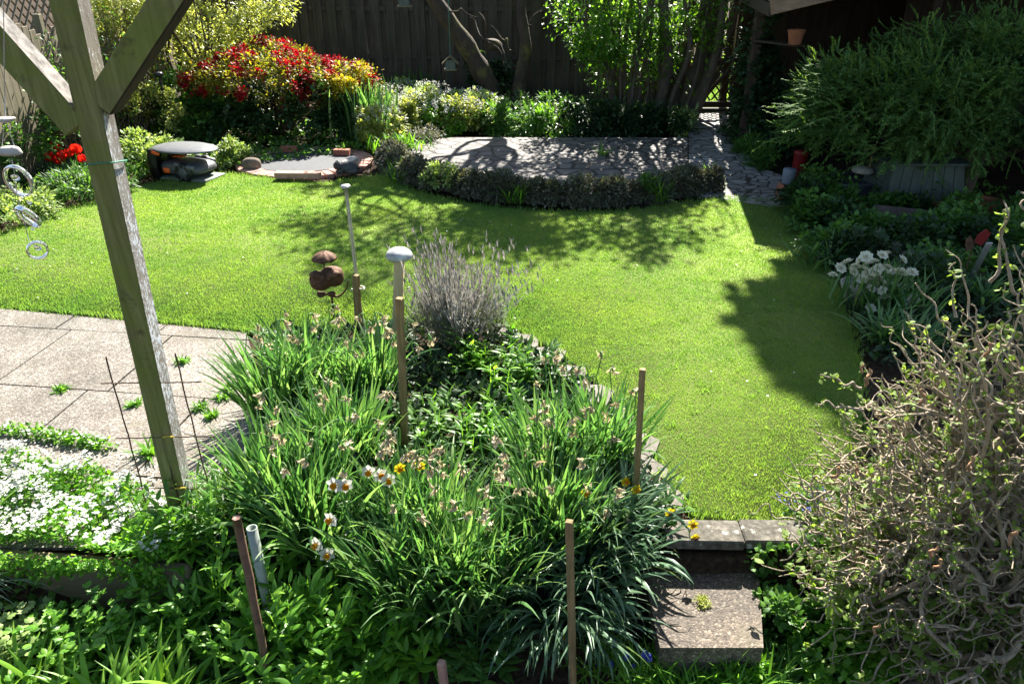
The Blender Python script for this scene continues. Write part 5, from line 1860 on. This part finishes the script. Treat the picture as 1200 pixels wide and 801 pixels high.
# rusty bird under an umbrella
b0 = G(392, 372); Yb = b0[1]
t = thing('iron_bird', 'rusty iron bird sheltering under a small umbrella on a stake', 'ornament', b0)
mb = MB(); line(mb, b0 - (0, 0, .1), PY(388, 342, Yb), .009, .001); mb.build('stake', M['rust'], t)
mb = MB()
cb = PY(383, 325, Yb)
rock(mb, cb + (-.045, -.02, -.015), (.075, .06, .07), 41, rough=.03)
rock(mb, cb + (.035, .02, .0), (.085, .065, .075), 42, rough=.03)
mb.build('body', M['rust'], t)
mb = MB()
for x, y, sx, rt in ((-.055, -.05, .05, .45), (.05, -.045, .062, -.45), (0.03, .0, .07, .15)):
    lathe(mb, [(0, .03), (sx * .5, .022), (sx * .9, 0), (sx * 1.05, -.022), (sx * .98, -.022), (sx * .5, .01), (0, .018)], cb + (x, y, .042), 18, np.array(Matrix.Rotation(rt, 3, 'Y')), scale=(1, .7, 1))
mb.build('wing_plate', M['rust'], t)
mb = MB()
blades(mb, np.repeat((cb + (-.09, -.05, .02))[None], 2, 0), np.array((3.3, 3.6)), 1.7, .05, .02, .3, 3, 'fern', .3)
mb.build('beak', M['rust'], t)
mb = MB()
line(mb, PY(372, 342, Yb), PY(398, 348, Yb), .009, .004)
tubes(mb, smooth_path([PY(386, 346, Yb), PY(397, 347, Yb), PY(406, 338, Yb), PY(408, 328, Yb)], 16), np.linspace(.010, .004, 16), 7)
rock(mb, PY(376, 345, Yb), (.03, .02, .02), 43, rough=.1)
rock(mb, PY(389, 344, Yb), (.03, .02, .016), 44, rough=.1)
mb.build('perch', M['rust'], t)
mb = MB(); line(mb, cb + (-.015, 0, .03), PY(379, 294, Yb), .005, 0); mb.build('umbrella_stick', M['rust'], t)
mb = MB()
uc = PY(380, 302, Yb)
sd = 32
aa = np.arange(sd) / sd * 2 * PI
prof = [(0, .048), (.03, .043), (.06, .029), (.082, .008), (.088, -.006), (.084, -.006), (.056, .024), (0, .042)]
V = []
for r_, z_ in prof:
    sc_ = 1 + (.06 * (np.abs(np.sin(aa * 4)) - .5)) * (r_ / .088)
    V.append(np.c_[r_ * sc_ * np.cos(aa), r_ * sc_ * np.sin(aa), z_ - .012 * np.abs(np.sin(aa * 4)) * 0 + .010 * (1 - np.abs(np.sin(aa * 4))) * -(r_ / .088)])
V = np.array(V)
idx = np.arange(V.shape[0] * sd).reshape(-1, sd)
mb.add(V + uc, np.stack([idx[:-1], np.roll(idx, -1, 1)[:-1], np.roll(idx, -1, 1)[1:], idx[1:]], -1).reshape(-1, 4))
mb.build('umbrella', M['rust'], t)

# lavender
lb = G(534, 402)
t = thing('lavender_bush', 'grey spiky lavender bush at the lawn edge of the bed', 'lavender', lb)
mb = MB()
n = 620
az = U(0, 2 * PI, n); rr_ = np.sqrt(rng.random(n))
P = lb + np.c_[rr_ * .20 * np.cos(az), rr_ * .16 * np.sin(az), U(.03, .2, n)]
L = U(.18, .5, n) * (1 + .25 * np.sin(az * 3 + 1)); tl = rr_ * .55 + rng.normal(0, .2, n) + .2 * np.cos(az)
tl = np.clip(tl, -.75, .75)
end = blades(mb, P, az, tl, L, .0055, U(-.3, .3, n), 5, 'blade', 0)
for q in range(3):
    blades(mb, end - np.array((0, 0, .012)) * q, az + q * 2.1, tl * .9 + U(-.1, .1, n), U(.03, .07, n), .012, 0, 2, 'oval', .3)
P2_ = P[rng.integers(0, n, 2600)] + rng.normal(0, .05, (2600, 3)) + np.c_[np.zeros((2600, 2)), U(0, .22, 2600)]
cloud(mb, P2_, np.c_[rng.normal(0, .5, (2600, 2)), np.ones(2600)], .035, .006, prof='lance')
mb.build('spikes', M['lav'], t)
mb = MB()
P, o = clumps(3200, lb + (0, 0, .13), (.33, .28, .17), 60, .07, .7, -.2, .15, 81)
cloud(mb, P, o + (0, 0, .5), .045, .007, prof='lance')
mb.build('foliage', M['lavgreen'], t)

# ================================================================== DAFFODILS
store = thing('seed', '', '')      # temporary origin for the shared flower meshes
def withered_mesh(k):
    mb = MB()
    r = U(0, 6.28)
    # hooked neck
    P = [np.array((0, 0, -.10)), np.array((0, 0, -.03)), np.array((.006, 0, 0)), np.array((.022, 0, .006)), np.array((.034, 0, -.004))]
    tubes(mb, smooth_path(P, 12), np.linspace(.0024, .0030, 12), 5, mat=1)
    tubes(mb, smooth_path([(.026, 0, .005), (.034, 0, -.004), (.040, .0, -.014)], 6), [.003, .0055, .006, .0055, .004, .003], 6, mat=1)
    n = 8 + k
    c = np.tile(np.array((.037, 0, -.010)), (n, 1))
    blades(mb, c + rng.normal(0, .003, (n, 3)), U(-1.3, 1.3, n), U(1.5, 3.0, n), U(.018, .042, n), U(.006, .013, n), U(-1.6, 1.6, n), 5, 'oval', .9, rng.normal(0, 2.4, n))
    return mb.mesh('withered_flower', [M['dry'], M['daff']])
def flower_mesh(petal, corona, big=1.0):
    mb = MB()
    ax = np.array((1.0, 0, .05))
    c0 = np.zeros(3)
    # petals built facing +Z then turned to face +X
    t_ = MB()
    blades(t_, np.zeros((6, 3)), np.arange(6) / 6 * 2 * PI, 1.35, .034 * big, .024 * big, .15, 4, 'oval', .25, rng.normal(0, .2, 6))
    lathe(t_, [(.005, 0), (.0095 * big, .006), (.0105 * big, .016 * big), (.0135 * big, .021 * big), (.011 * big, .018 * big), (.008, .006), (.0, .004)], (0, 0, 0), 14, mat=1)
    rot = np.array(Matrix.Rotation(R(80), 3, 'Y'))
    t_.v = [v @ rot.T for v in t_.v]
    mb.v, mb.f, mb.n = t_.v, t_.f, t_.n
    tubes(mb, smooth_path([(0, 0, 0), (-.018, 0, 0), (-.028, 0, -.012), (-.028, 0, -.12), (-.026, 0, -.26)], 12), .0028, 5, mat=2)
    return mb.mesh('flower', [petal, corona, M['daff']])
WITH = [withered_mesh(k) for k in range(5)]
FL_W = flower_mesh(M['whitepetal'], M['corona'], 1.0)
FL_Y = flower_mesh(M['yellowflower'], M['corona'], .95)
bpy.data.objects.remove(store)

def daffs(label, bases, nper, L, mat, spread=.10, tilt=.24, droop=(.1, 1.0), wid=(.012, .021), withered=(), white=(), yellow=(), seed=0, bias=None, name='daffodil_clump'):
    B0 = [GT(*b) for b in bases]
    org = np.mean(B0, 0)
    t = thing(name, label, 'daffodils', org, 'daffodil clumps of the central bed')
    mb = MB()
    for c in B0:
        n = int(nper * .62)
        a = U(0, 2 * PI, n); r_ = np.sqrt(rng.random(n)) * spread
        P = c + np.c_[r_ * np.cos(a), r_ * np.sin(a), np.full(n, -.02)]
        az = a + rng.normal(0, .7, n)
        ti = np.abs(r_ / spread * tilt * 1.5 + rng.normal(0, .10, n))
        if bias is not None:
            az = np.where(rng.random(n) < bias[1], bias[0] + rng.normal(0, .8, n), az)
        # a third of the leaves flop over
        dr = np.where(rng.random(n) < .3, U(droop[1] * .7, droop[1] * 1.5, n), U(droop[0], droop[1] * .7, n))
        blades(mb, P, az, ti, L * U(.7, 1.18, n), U(*wid, n), dr, 8, 'blade', .22, rng.normal(0, .7, n), 2.2)
    mb.build('leaves', mat, t)
    def put(me, px, py, Y, nm, face=None, s=1.0):
        o = bpy.data.objects.new(nm, me)
        COL.objects.link(o)
        o.parent = t
        o.location = PY(px, py, Y) - org
        o.rotation_euler = (U(-.2, .2), U(-.2, .2), U(0, 6.28) if face is None else face)
        o.scale = (s,) * 3
        return o
    for (x, y, dY) in withered:
        # nearest base gives the depth
        near = min(B0, key=lambda c: abs(PY(x, y, c[1])[0] - c[0]))
        put(WITH[rng.integers(0, 5)], x, y, near[1] + dY - .14, 'withered_flower', None, U(1.0, 1.45))
    for (x, y, dY, face) in white:
        near = min(B0, key=lambda c: abs(PY(x, y, c[1])[0] - c[0]))
        put(FL_W, x, y, near[1] + dY - .1, 'flower', face, 1.1)
    for (x, y, dY, face) in yellow:
        near = min(B0, key=lambda c: abs(PY(x, y, c[1])[0] - c[0]))
        put(FL_Y, x, y, near[1] + dY, 'flower', face, U(.8, 1.0))
    return t

def wl(pts, d0=-.05, d1=.1):
    return [(x + U(-2, 2), y + U(-2, 2), U(d0, d1)) for x, y in pts]
A1 = [(328, 360), (300, 382), (306, 388), (312, 392), (290, 388), (303, 402), (360, 370), (366, 378), (392, 364), (398, 368), (355, 392), (340, 420), (322, 378), (384, 362), (426, 365), (346, 386)]
A2 = [(430, 376), (438, 382), (452, 380), (458, 392), (405, 410), (476, 376), (500, 390), (480, 402), (420, 405), (395, 400), (440, 366)]
A3 = [(362, 460), (384, 452), (388, 468), (412, 465), (338, 470), (318, 455), (325, 500), (408, 480), (420, 492), (430, 495), (366, 468)]
A4 = [(300, 490), (310, 476), (304, 528), (316, 500), (330, 540), (396, 518), (404, 528), (402, 545), (366, 530), (345, 508), (372, 520)]
Am = [(452, 505), (460, 450), (470, 500), (476, 520), (484, 528), (490, 535), (500, 528), (464, 528), (440, 520), (455, 535), (512, 540)]
daffs('tall daffodil clump with withered heads at the patio corner', [(325, 486), (358, 462)], 230, .50, M['daff'], .12, withered=wl(A1))
daffs('daffodil clump with withered heads just behind the mushroom-capped rod', [(398, 472), (440, 460)], 210, .46, M['daff'], .12, withered=wl(A2))
daffs('daffodil clump with withered heads between the patio and the nearer square stake', [(372, 556), (410, 540)], 230, .46, M['daff'], .12, withered=wl(A3))
daffs('daffodil clump with withered heads and white flowers beside the patio edge', [(318, 590), (352, 618), (378, 640)], 230, .46, M['daff'], .12, withered=wl(A4),
      white=[(392, 567, -.05, -1.6), (404, 568, -.05, -1.2), (388, 608, -.1, -2.0), (371, 637, -.15, -1.9), (383, 649, -.15, -1.4)])
daffs('daffodil clump with many withered heads at the foot of the stake by the mushroom', [(470, 612), (512, 618)], 190, .40, M['daff'], .12, withered=wl(Am),
      white=[(455, 562, 0, -1.3), (432, 552, .05, -1.5), (445, 556, .05, -1.0)], yellow=[(468, 548, 0, -1.2), (492, 545, 0, -1.5)])
B1 = [(520, 515), (535, 520), (528, 540), (545, 550), (560, 512), (574, 505), (588, 520), (590, 545), (600, 552), (604, 538), (548, 590), (554, 596), (530, 590), (536, 605), (474, 592), (479, 610), (512, 560), (575, 560), (560, 580), (573, 620), (560, 615), (520, 575), (500, 690), (583, 672)]
daffs('large arching daffodil clump in the middle of the bed', [(465, 702), (500, 714), (545, 716), (580, 704), (530, 680)], 210, .50, M['daff'], .12, withered=wl(B1, -.05, .15))
C1 = [(650, 420), (660, 414), (672, 422), (690, 430), (700, 440), (715, 436), (640, 450), (630, 470), (648, 480), (656, 488), (662, 500), (636, 490), (640, 484), (690, 470), (700, 478), (712, 500), (722, 490), (735, 470), (745, 462), (676, 440), (652, 496), (668, 478), (645, 512), (628, 520), (612, 505), (704, 418), (640, 412)]
daffs('daffodil clump with thick withered heads beside the lawn edge stones', [(640, 560), (672, 552), (712, 545)], 230, .46, M['daff'], .12, withered=wl(C1))
D1 = [(610, 560), (622, 585), (640, 575), (655, 560), (690, 575), (716, 575), (668, 600), (700, 540), (618, 545)]
daffs('dense daffodil clump with single yellow flowers behind the drooping leaves', [(628, 655), (662, 640), (640, 612)], 220, .44, M['daff'], .12, withered=wl(D1, -.02, .12),
      yellow=[(686, 577, 0, -1.2), (690, 658, 0, -1.7), (730, 665, -.1, -1.6)])
daffs('bluish daffodil clump leaning over the capped wall', [(700, 668), (718, 655), (722, 625), (705, 625), (688, 690)], 150, .40, M['daff_blue'], .11, tilt=.35, droop=(.6, 2.0), withered=wl([(712, 572), (716, 590), (725, 610)], -.02, .1),
      yellow=[(740, 632, -.05, -1.2), (733, 564, .1, -1.2), (785, 600, 0, -1.4), (812, 614, 0, -1.7), (814, 630, 0, -1.3), (745, 573, .0, -1.1)], bias=(-.6, .4))
daffs('drooping silvery-leaved daffodil clump behind the square stake at the bed front', [(630, 735), (655, 730), (676, 715), (682, 728)], 110, .42, M['daff_blue'], .10, tilt=.5, droop=(1.0, 2.4), wid=(.011, .017),
      yellow=[(663, 745, -.12, -1.4)], bias=(-1.5, .6))

# leafy plants between the daffodils
def leafy(label, px, py, nst, h, L, W, mat, spread=.14, per=14, name='leafy_perennial', cat='plant', tilt=.18, prof='lance', group=None, up=.7):
    b0 = GT(px, py)
    mb = MB()
    n = nst
    a = U(0, 6.28, n); r_ = np.sqrt(rng.random(n)) * spread
    P = b0 + np.c_[r_ * np.cos(a), r_ * np.sin(a), np.full(n, -.02)]
    P[:, 2] = terrain(P[:, 0], P[:, 1]) - .02
    hh = h * U(.6, 1.15, n)
    end = blades(mb, P, a, r_ / spread * tilt, hh, .007, .2, 5, 'blade', .3)
    for k in range(per):
        f = (k + .6) / per
        pos = P + (end - P) * f
        blades(mb, pos, U(0, 6.28) + k * 2.4 + rng.normal(0, .4, n), 1.35 - up * f + rng.normal(0, .15, n), L * (1.1 - .45 * f) * U(.7, 1.2, n), W * (1.05 - .3 * f) * U(.8, 1.2, n), U(.1, .9, n), 4, prof, .3, rng.normal(0, .25, n))
    return tag(mb.build(name, mat, origin=b0), label, cat, group)
leafy('lush broad-leaved plants right below the lavender bush', 575, 440, 26, .26, .13, .034, M['lush'], .24, 10)
leafy('lush leafy plants against the lawn edge stones beside the lavender', 612, 442, 18, .22, .13, .032, M['mid'], .18, 10)
leafy('light green leafy stems between the square stake and the large daffodil clump', 545, 525, 20, .24, .10, .026, M['lush'], .22, 10)
leafy('light green leafy stems at the foot of the square stake by the mushroom', 505, 500, 16, .24, .10, .026, M['mid'], .18, 10)
leafy('fresh leafy stems between lavender and withered daffodils', 590, 500, 18, .22, .10, .026, M['lush'], .2, 10)
leafy('glossy dark-leaved plant between mossy post and grey pipe', 240, 690, 20, 0.39, .12, .024, M['lush'], .14, 12)
leafy('glossy leafy plant hanging over the timber edging', 205, 680, 18, 0.33, .12, .024, M['lush'], .12, 12)
leafy('leafy bell-flower like stems beside the grey pipe foot', 340, 740, 20, 0.39, .11, .034, M['lush'], .13, 10)
leafy('leafy stems with broad leaves in front of the large daffodil clump', 385, 735, 20, 0.36, .11, .034, M['lush'], .14, 10)
leafy('leafy stems between the brown rod and the bright daylily leaves', 255, 760, 23, 0.33, .09, .026, M['lush'], .14, 10)
leafy('leafy stems with broad leaves at the bottom of the bed by the bare soil', 450, 790, 20, 0.30, .11, .032, M['lush'], .14, 10)
leafy('leafy stems just in front of the middle of the large daffodil clump', 500, 765, 18, .22, .10, .03, M['lush'], .14, 10)
leafy('leafy stems between bare soil and the drooping silvery daffodils', 555, 775, 14, .18, .09, .028, M['mid'], .13, 10)
leafy('leafy stems directly beneath the pale-leaved seedling', 430, 765, 18, .24, .11, .032, M['lush'], .14, 10)
leafy('leafy broad plants filling the bed front beside the brown rod', 350, 800, 26, 0.33, .11, .034, M['lush'], .16, 10)
leafy('leafy plants under the daffodils next to the pale-leaved seedling', 400, 790, 23, 0.30, .10, .03, M['lush'], .15, 10)
leafy('leafy plants tucked between the white daffodils and the pipe', 350, 690, 23, 0.30, .10, .026, M['lush'], .15, 10)
leafy('pale-leaved seedling with yellowish maple-like leaves', 424, 738, 4, .16, .10, .075, M['yellowgreen'], .05, 4, prof='oval', up=.2)
leafy('dark lance-leaved plant at the end of the timber edging', 232, 705, 20, .34, .12, .024, M['mid'], .13, 12)
leafy('small green plant at the patio edge near the mossy post', 262, 598, 16, .16, .13, .012, M['lush'], .16, 12)
leafy('leafy grassy plant between patio edge and white-flowered daffodils', 290, 605, 16, .16, .16, .011, M['lush'], .15, 12)
leafy('rosette of pointed leaves beside the yellow daffodil on the stone edging', 790, 592, 5, .10, .12, .022, M['mid'], .05, 8)
leafy('small rosette on the edging near the square stake', 772, 558, 5, .08, .08, .018, M['pale'], .08, 8)

# low ground cover under everything (uncountable)
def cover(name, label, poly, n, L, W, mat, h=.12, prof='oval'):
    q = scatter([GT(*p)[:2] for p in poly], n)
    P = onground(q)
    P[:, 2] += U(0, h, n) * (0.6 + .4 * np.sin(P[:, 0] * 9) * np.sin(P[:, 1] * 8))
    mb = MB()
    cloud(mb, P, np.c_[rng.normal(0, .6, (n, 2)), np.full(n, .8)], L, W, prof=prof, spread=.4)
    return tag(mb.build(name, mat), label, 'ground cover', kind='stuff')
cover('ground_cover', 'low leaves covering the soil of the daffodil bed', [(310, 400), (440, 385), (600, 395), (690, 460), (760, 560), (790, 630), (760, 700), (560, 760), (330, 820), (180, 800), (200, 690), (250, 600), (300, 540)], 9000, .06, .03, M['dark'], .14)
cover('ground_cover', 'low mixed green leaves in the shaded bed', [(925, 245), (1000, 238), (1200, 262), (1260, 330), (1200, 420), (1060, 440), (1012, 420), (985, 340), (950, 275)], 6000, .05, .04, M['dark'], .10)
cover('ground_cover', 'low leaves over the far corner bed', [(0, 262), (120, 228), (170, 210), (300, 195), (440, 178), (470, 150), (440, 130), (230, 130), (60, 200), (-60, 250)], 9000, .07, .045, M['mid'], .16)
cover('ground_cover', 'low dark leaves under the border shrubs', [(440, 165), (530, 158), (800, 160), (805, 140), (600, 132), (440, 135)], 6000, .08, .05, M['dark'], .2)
cover('ground_cover', 'low leaves under the twisted hazel', [(880, 650), (960, 630), (1260, 640), (1300, 860), (760, 860), (800, 770), (880, 750)], 7000, .035, .026, M['mid'], .10)
cover('ground_cover', 'low leaves below the timber edging', [(-60, 690), (200, 700), (330, 760), (330, 860), (-60, 860)], 5000, .05, .032, M['mid'], .10)

# white arabis / candytuft spilling over the edging
ap = [(-60, 548), (40, 548), (110, 556), (150, 580), (205, 600), (225, 632), (212, 660), (185, 668), (120, 656), (60, 648), (0, 640), (-60, 632)]
ac_ = G(90, 605)
t = thing('white_arabis', 'carpet of small white flowers over green leaves beside the mossy post', 'flowers', ac_)
mb = MB()
q = scatter([G(*p)[:2] for p in ap], 7000)
ht = .05 + .09 * (np.sin(q[:, 0] * 13) * np.sin(q[:, 1] * 11 + 1) * .5 + .5)
P = np.c_[q, ht * U(.4, 1.0, 7000)]
cloud(mb, P, np.c_[rng.normal(0, .6, (7000, 2)), np.full(7000, .8)], .028, .018, spread=.4)
xs = U(-2.7, -1.5, 1300)
ys = np.interp(xs, [-3.4, -2.52, -1.66, -1.25], [2.66, 2.585, 2.50, 2.46]) - .03 - U(0, .05, 1300)
hang = .14 * (.35 + .65 * np.abs(np.sin(xs * 5.1)))
cloud(mb, np.c_[xs, ys, .05 - U(0, 1, 1300) * hang], np.c_[rng.normal(0, .4, 1300), np.full(1300, -.5), rng.normal(.2, .4, 1300)], .028, .018, spread=.4)
mb.build('leaves', M['lush'], t)
mb = MB()
cc = scatter([G(*p)[:2] for p in ap], 420)
cc = cc[(np.sin(cc[:, 0] * 7.3 + 1) * np.sin(cc[:, 1] * 9.1) > -.55)]
k = rng.integers(0, len(cc), 2500)
k = k[:1700]
q = cc[k] + rng.normal(0, .0105, (1700, 2))
ht = .075 + .095 * (np.sin(q[:, 0] * 13) * np.sin(q[:, 1] * 11 + 1) * .5 + .5)
P = np.repeat(np.c_[q, ht + U(-.015, .03, 1700)], 4, 0)
blades(mb, P, np.tile(np.arange(4) * PI / 2, 1700) + np.repeat(U(0, 6.28, 1700), 4), U(.6, 1.6, 6800), .011, .010, .3, 2, 'oval', .2)
tag(mb.build('flowers', M['whitepetal'], t), kind='stuff')
t = thing('white_arabis', 'narrow strip of small white flowers growing in a patio joint', 'flowers', G(62, 515))
mb = MB()
nn = 700
f = U(0, 1, nn)
q = np.array([G(8 + 120 * a, 506 + 20 * a)[:2] for a in f]) + rng.normal(0, .022, (nn, 2))
cloud(mb, np.c_[q, U(.005, .045, nn)], np.c_[rng.normal(0, .6, (nn, 2)), np.full(nn, .8)], .028, .018, spread=.4)
mb.build('leaves', M['lush'], t)
mb = MB()
q = q[rng.integers(0, nn, 40)]
P = np.repeat(np.c_[q, np.full(40, .05)], 4, 0)
blades(mb, P, np.tile(np.arange(4) * PI / 2, 40) + np.repeat(U(0, 6.28, 40), 4), 1.3, .011, .010, .3, 2, 'oval', .2)
tag(mb.build('flowers', M['whitepetal'], t), kind='stuff')
for k, (x, y) in enumerate([(158, 475), (235, 478), (248, 488), (262, 466), (270, 455), (72, 457), (175, 533), (215, 424), (282, 432)]):
    b0 = G(x, y)
    mb = MB(); n = 60
    blades(mb, b0 + np.c_[rng.normal(0, .02, n), rng.normal(0, .012, n), np.zeros(n)], U(0, 6.28, n), U(.2, 1.3, n), U(.02, .07, n) * (2 if k == 6 else 1), .012, U(.2, 1, n), 3, 'lance', .2)
    tag(mb.build('joint_weed', M['lush'], origin=b0), 'small green weed tuft in a joint of the patio slabs', 'weed', 'weeds in the patio joints')
# fallen white petals on the patio
mb = MB()
q = scatter([G(*p)[:2] for p in [(-40, 505), (140, 520), (190, 560), (170, 585), (60, 560), (-40, 550)]], 260)
blades(mb, np.c_[q, np.full(260, .012)], U(0, 6.28, 260), 1.5, .014, .011, .1, 2, 'oval', .2)
tag(mb.build('fallen_petals', M['whitepetal']), 'scattered white petals lying on the patio slabs', 'petals', kind='stuff')

# daylilies at the near corner
for k, (x, y, lab) in enumerate([(30, 850, 'bright arching daylily leaves in the very corner below the silvery grass'), (110, 870, 'bright arching daylily leaves between the corner and the columbines'), (190, 860, 'bright arching daylily leaves nearest the brown rod')]):
    b0 = GT(x, y)
    mb = MB(); n = 95
    a = U(0, 6.28, n)
    blades(mb, b0 + np.c_[rng.normal(0, .09, n), rng.normal(0, .06, n), np.full(n, -.02)], a, U(.1, .6, n), U(.28, .48, n), U(.016, .026, n), U(.6, 1.7, n), 9, 'blade', .3, rng.normal(0, .3, n), 1.6)
    tag(mb.build('daylily', M['day'], origin=b0), lab, 'daylily')
# silvery grass on the very edge
b0 = GT(-30, 720)
mb = MB(); n = 170
blades(mb, b0 + np.c_[rng.normal(0, .04, n), rng.normal(0, .04, n), np.full(n, .05)], rng.normal(-.3, .9, n), U(.1, .7, n), U(.28, .42, n), .007, U(1.2, 2.3, n), 9, 'blade', .2, 0, 1.5)
tag(mb.build('ornamental_grass', M['silver'], origin=b0), 'silvery drooping grass clump in front of the timber edging', 'grass')
b0 = GT(-20, 690)
mb = MB(); n = 14
blades(mb, b0 + np.c_[rng.normal(0, .04, n), rng.normal(0, .04, n), np.full(n, .0)], rng.normal(.3, .5, n), U(.1, .7, n), U(.35, .5, n), .011, U(.3, 1.0, n), 8, 'blade', .2)
tag(mb.build('strap_leaf_plant', M['day'], origin=b0), 'few long arching green blades above the silvery grass', 'plant')
# columbines with lobed leaves on thin stems
for k, (x, y, h, lab) in enumerate([(80, 790, .30, 'columbine with pale lobed leaves below the timber edging corner'), (140, 785, .34, 'columbine with pale lobed leaves midway along the timber edging'), (30, 785, .26, 'low columbine foliage beside the silvery grass'), (190, 770, .26, 'columbine foliage nearest the glossy plant on the edging')]):
    b0 = GT(x, y)
    t = thing('columbine', lab, 'columbine', b0)
    st, lf = MB(), MB()
    for q in range(48):
        a = U(0, 6.28)
        r_ = U(.03, .19)
        tip = b0 + (r_ * math.cos(a), r_ * math.sin(a), h * U(.4, 1.0))
        tubes(st, wavy(b0, tip, .01, 8), .0022, 5)
        for j in range(3):
            c = tip + rng.normal(0, .012, 3)
            aa = a + j * 2.09
            blades(lf, np.repeat(c[None], 3, 0), aa + np.array((-.45, 0, .45)), 1.25 + rng.normal(0, .15, 3), .036, .022, .3, 3, 'oval', .25)
    for q in range(2 if k < 2 else 0):
        tip = b0 + (U(-.07, .05), U(-.03, .05), U(.30, .36))
        tubes(st, wavy(b0, tip, .012, 12), .0034, 6)
        for j in range(5):
            blades(lf, np.repeat((tip - (0, 0, .02 * j))[None], 3, 0), U(0, 6.28) + np.array((-.45, 0, .45)), 1.0, .035, .024, .3, 3, 'oval', .25)
    st.build('stems', M['lush'], t)
    lf.build('leaves', M['pale'] if k == 2 else M['lush'], t)

# bottom right: grape hyacinths, geranium, moss
t = thing('grape_hyacinths', 'patch of blue grape hyacinths below the step slab', 'flowers', GT(735, 790))
gb_ = np.array(t.location)
mb = MB(); n = 190
blades(mb, gb_ + np.c_[rng.normal(0.02, .12, n), rng.normal(0, .07, n), np.zeros(n)], U(0, 6.28, n), U(.1, .9, n), U(.10, .22, n), .008, U(.2, 1.4, n), 6, 'blade', .2)
mb.build('leaves', M['lush'], t)
mb = MB()
k = 70
zz = np.linspace(0, .035, k)
aa = np.arange(k) * 2.4
rr2 = .009 * (1 - zz / .05)
P = gb_ + np.c_[rr2 * np.cos(aa), rr2 * np.sin(aa), zz]
blades(mb, P, aa, 1.9, .008, .0075, .3, 2, 'oval', .5)
tubes(mb, np.array([gb_ - (0, 0, .1), gb_, gb_ + (0, 0, .035)]), .003, 6, mat=1)
proto = mb.build('flower', [M['blueflower'], M['lush']], t)
for j, (x, y) in enumerate([(718, 755), (734, 770), (742, 782), (748, 778), (755, 768), (772, 776), (757, 788), (735, 790), (702, 778), (716, 778), (760, 772), (748, 795), (726, 765), (740, 766), (731, 775)]):
    p = PY(x, y, gb_[1] + U(-.04, .06)) - gb_
    if j == 0:
        proto.location = p
    else:
        clone(proto, t, p, (U(-.25, .25), U(-.25, .25), U(0, 6)), U(.8, 1.2))
gm = GT(905, 690)
mound('geranium', 'dark green geranium-like mound beside the step slab', 'plant', (1.17, 2.36, -.26), (.14, .17, .17), 1400, .034, .028, M['mid'], 40, .05, seed=90)
mound('geranium', 'lighter green leafy mound under the hazel beside the geranium', 'plant', (1.42, 2.24, -.26), (.2, .18, .18), 1800, .036, .026, M['lush'], 40, .06, seed=91)
mound('geranium', 'green leafy mound along the bottom below the step slab', 'plant', GT(850, 790) + (0, 0, .05), (.22, .1, .10), 1200, .05, .02, M['lush'], 30, .05, seed=92, prof='lance')
mound('moss_cushion', 'yellow-green moss cushion on the step slab', 'moss', G(822, 705, -.105), (.035, .03, .012), 500, .010, .005, M['yellowgreen'], 20, .012, seed=93, zmin=0)
bpy.data.objects.update() if False else None
for x, y in ((.62, 2.07), (.74, 2.06), (.85, 2.08), (.97, 2.05), (1.08, 2.1), (.68, 2.0), (.9, 2.0)):
    b0 = np.array((x, y, LOW))
    mb = MB(); n = 75
    blades(mb, b0 + np.c_[rng.normal(0, .05, n), rng.normal(0, .04, n), np.zeros(n)], U(0, 6.28, n), U(.1, .9, n), U(.14, .30, n), .009, U(.2, 1.4, n), 6, 'blade', .2)
    tag(mb.build('grassy_tuft', M['lush'], origin=b0), 'grassy green tuft at the foot of the step slab', 'plant', 'grassy tufts below the step slab')
# pale blue forget-me-nots by the hazel
t = thing('forget_me_nots', 'sprinkle of pale blue forget-me-nots at the lawn end beside the hazel', 'flowers', G(950, 606))
fb = np.array(t.location)
mb = MB(); P, o = clumps(500, fb + (.03, 0, .05), (.13, .10, .07), 14, .05, .6, -.2, .2, 95)
cloud(mb, P, o, .03, .014); mb.build('leaves', M['mid'], t)
mb = MB()
P, o = ell(60, fb + (.0, 0, .09), (.14, .11, .06), .8, 0)
P = np.repeat(P, 5, 0)
blades(mb, P, np.tile(np.arange(5) * 1.2566, 60), 1.2, .006, .0065, .2, 2, 'oval', .2)
tag(mb.build('flowers', M['blueflower'], t), kind='stuff')
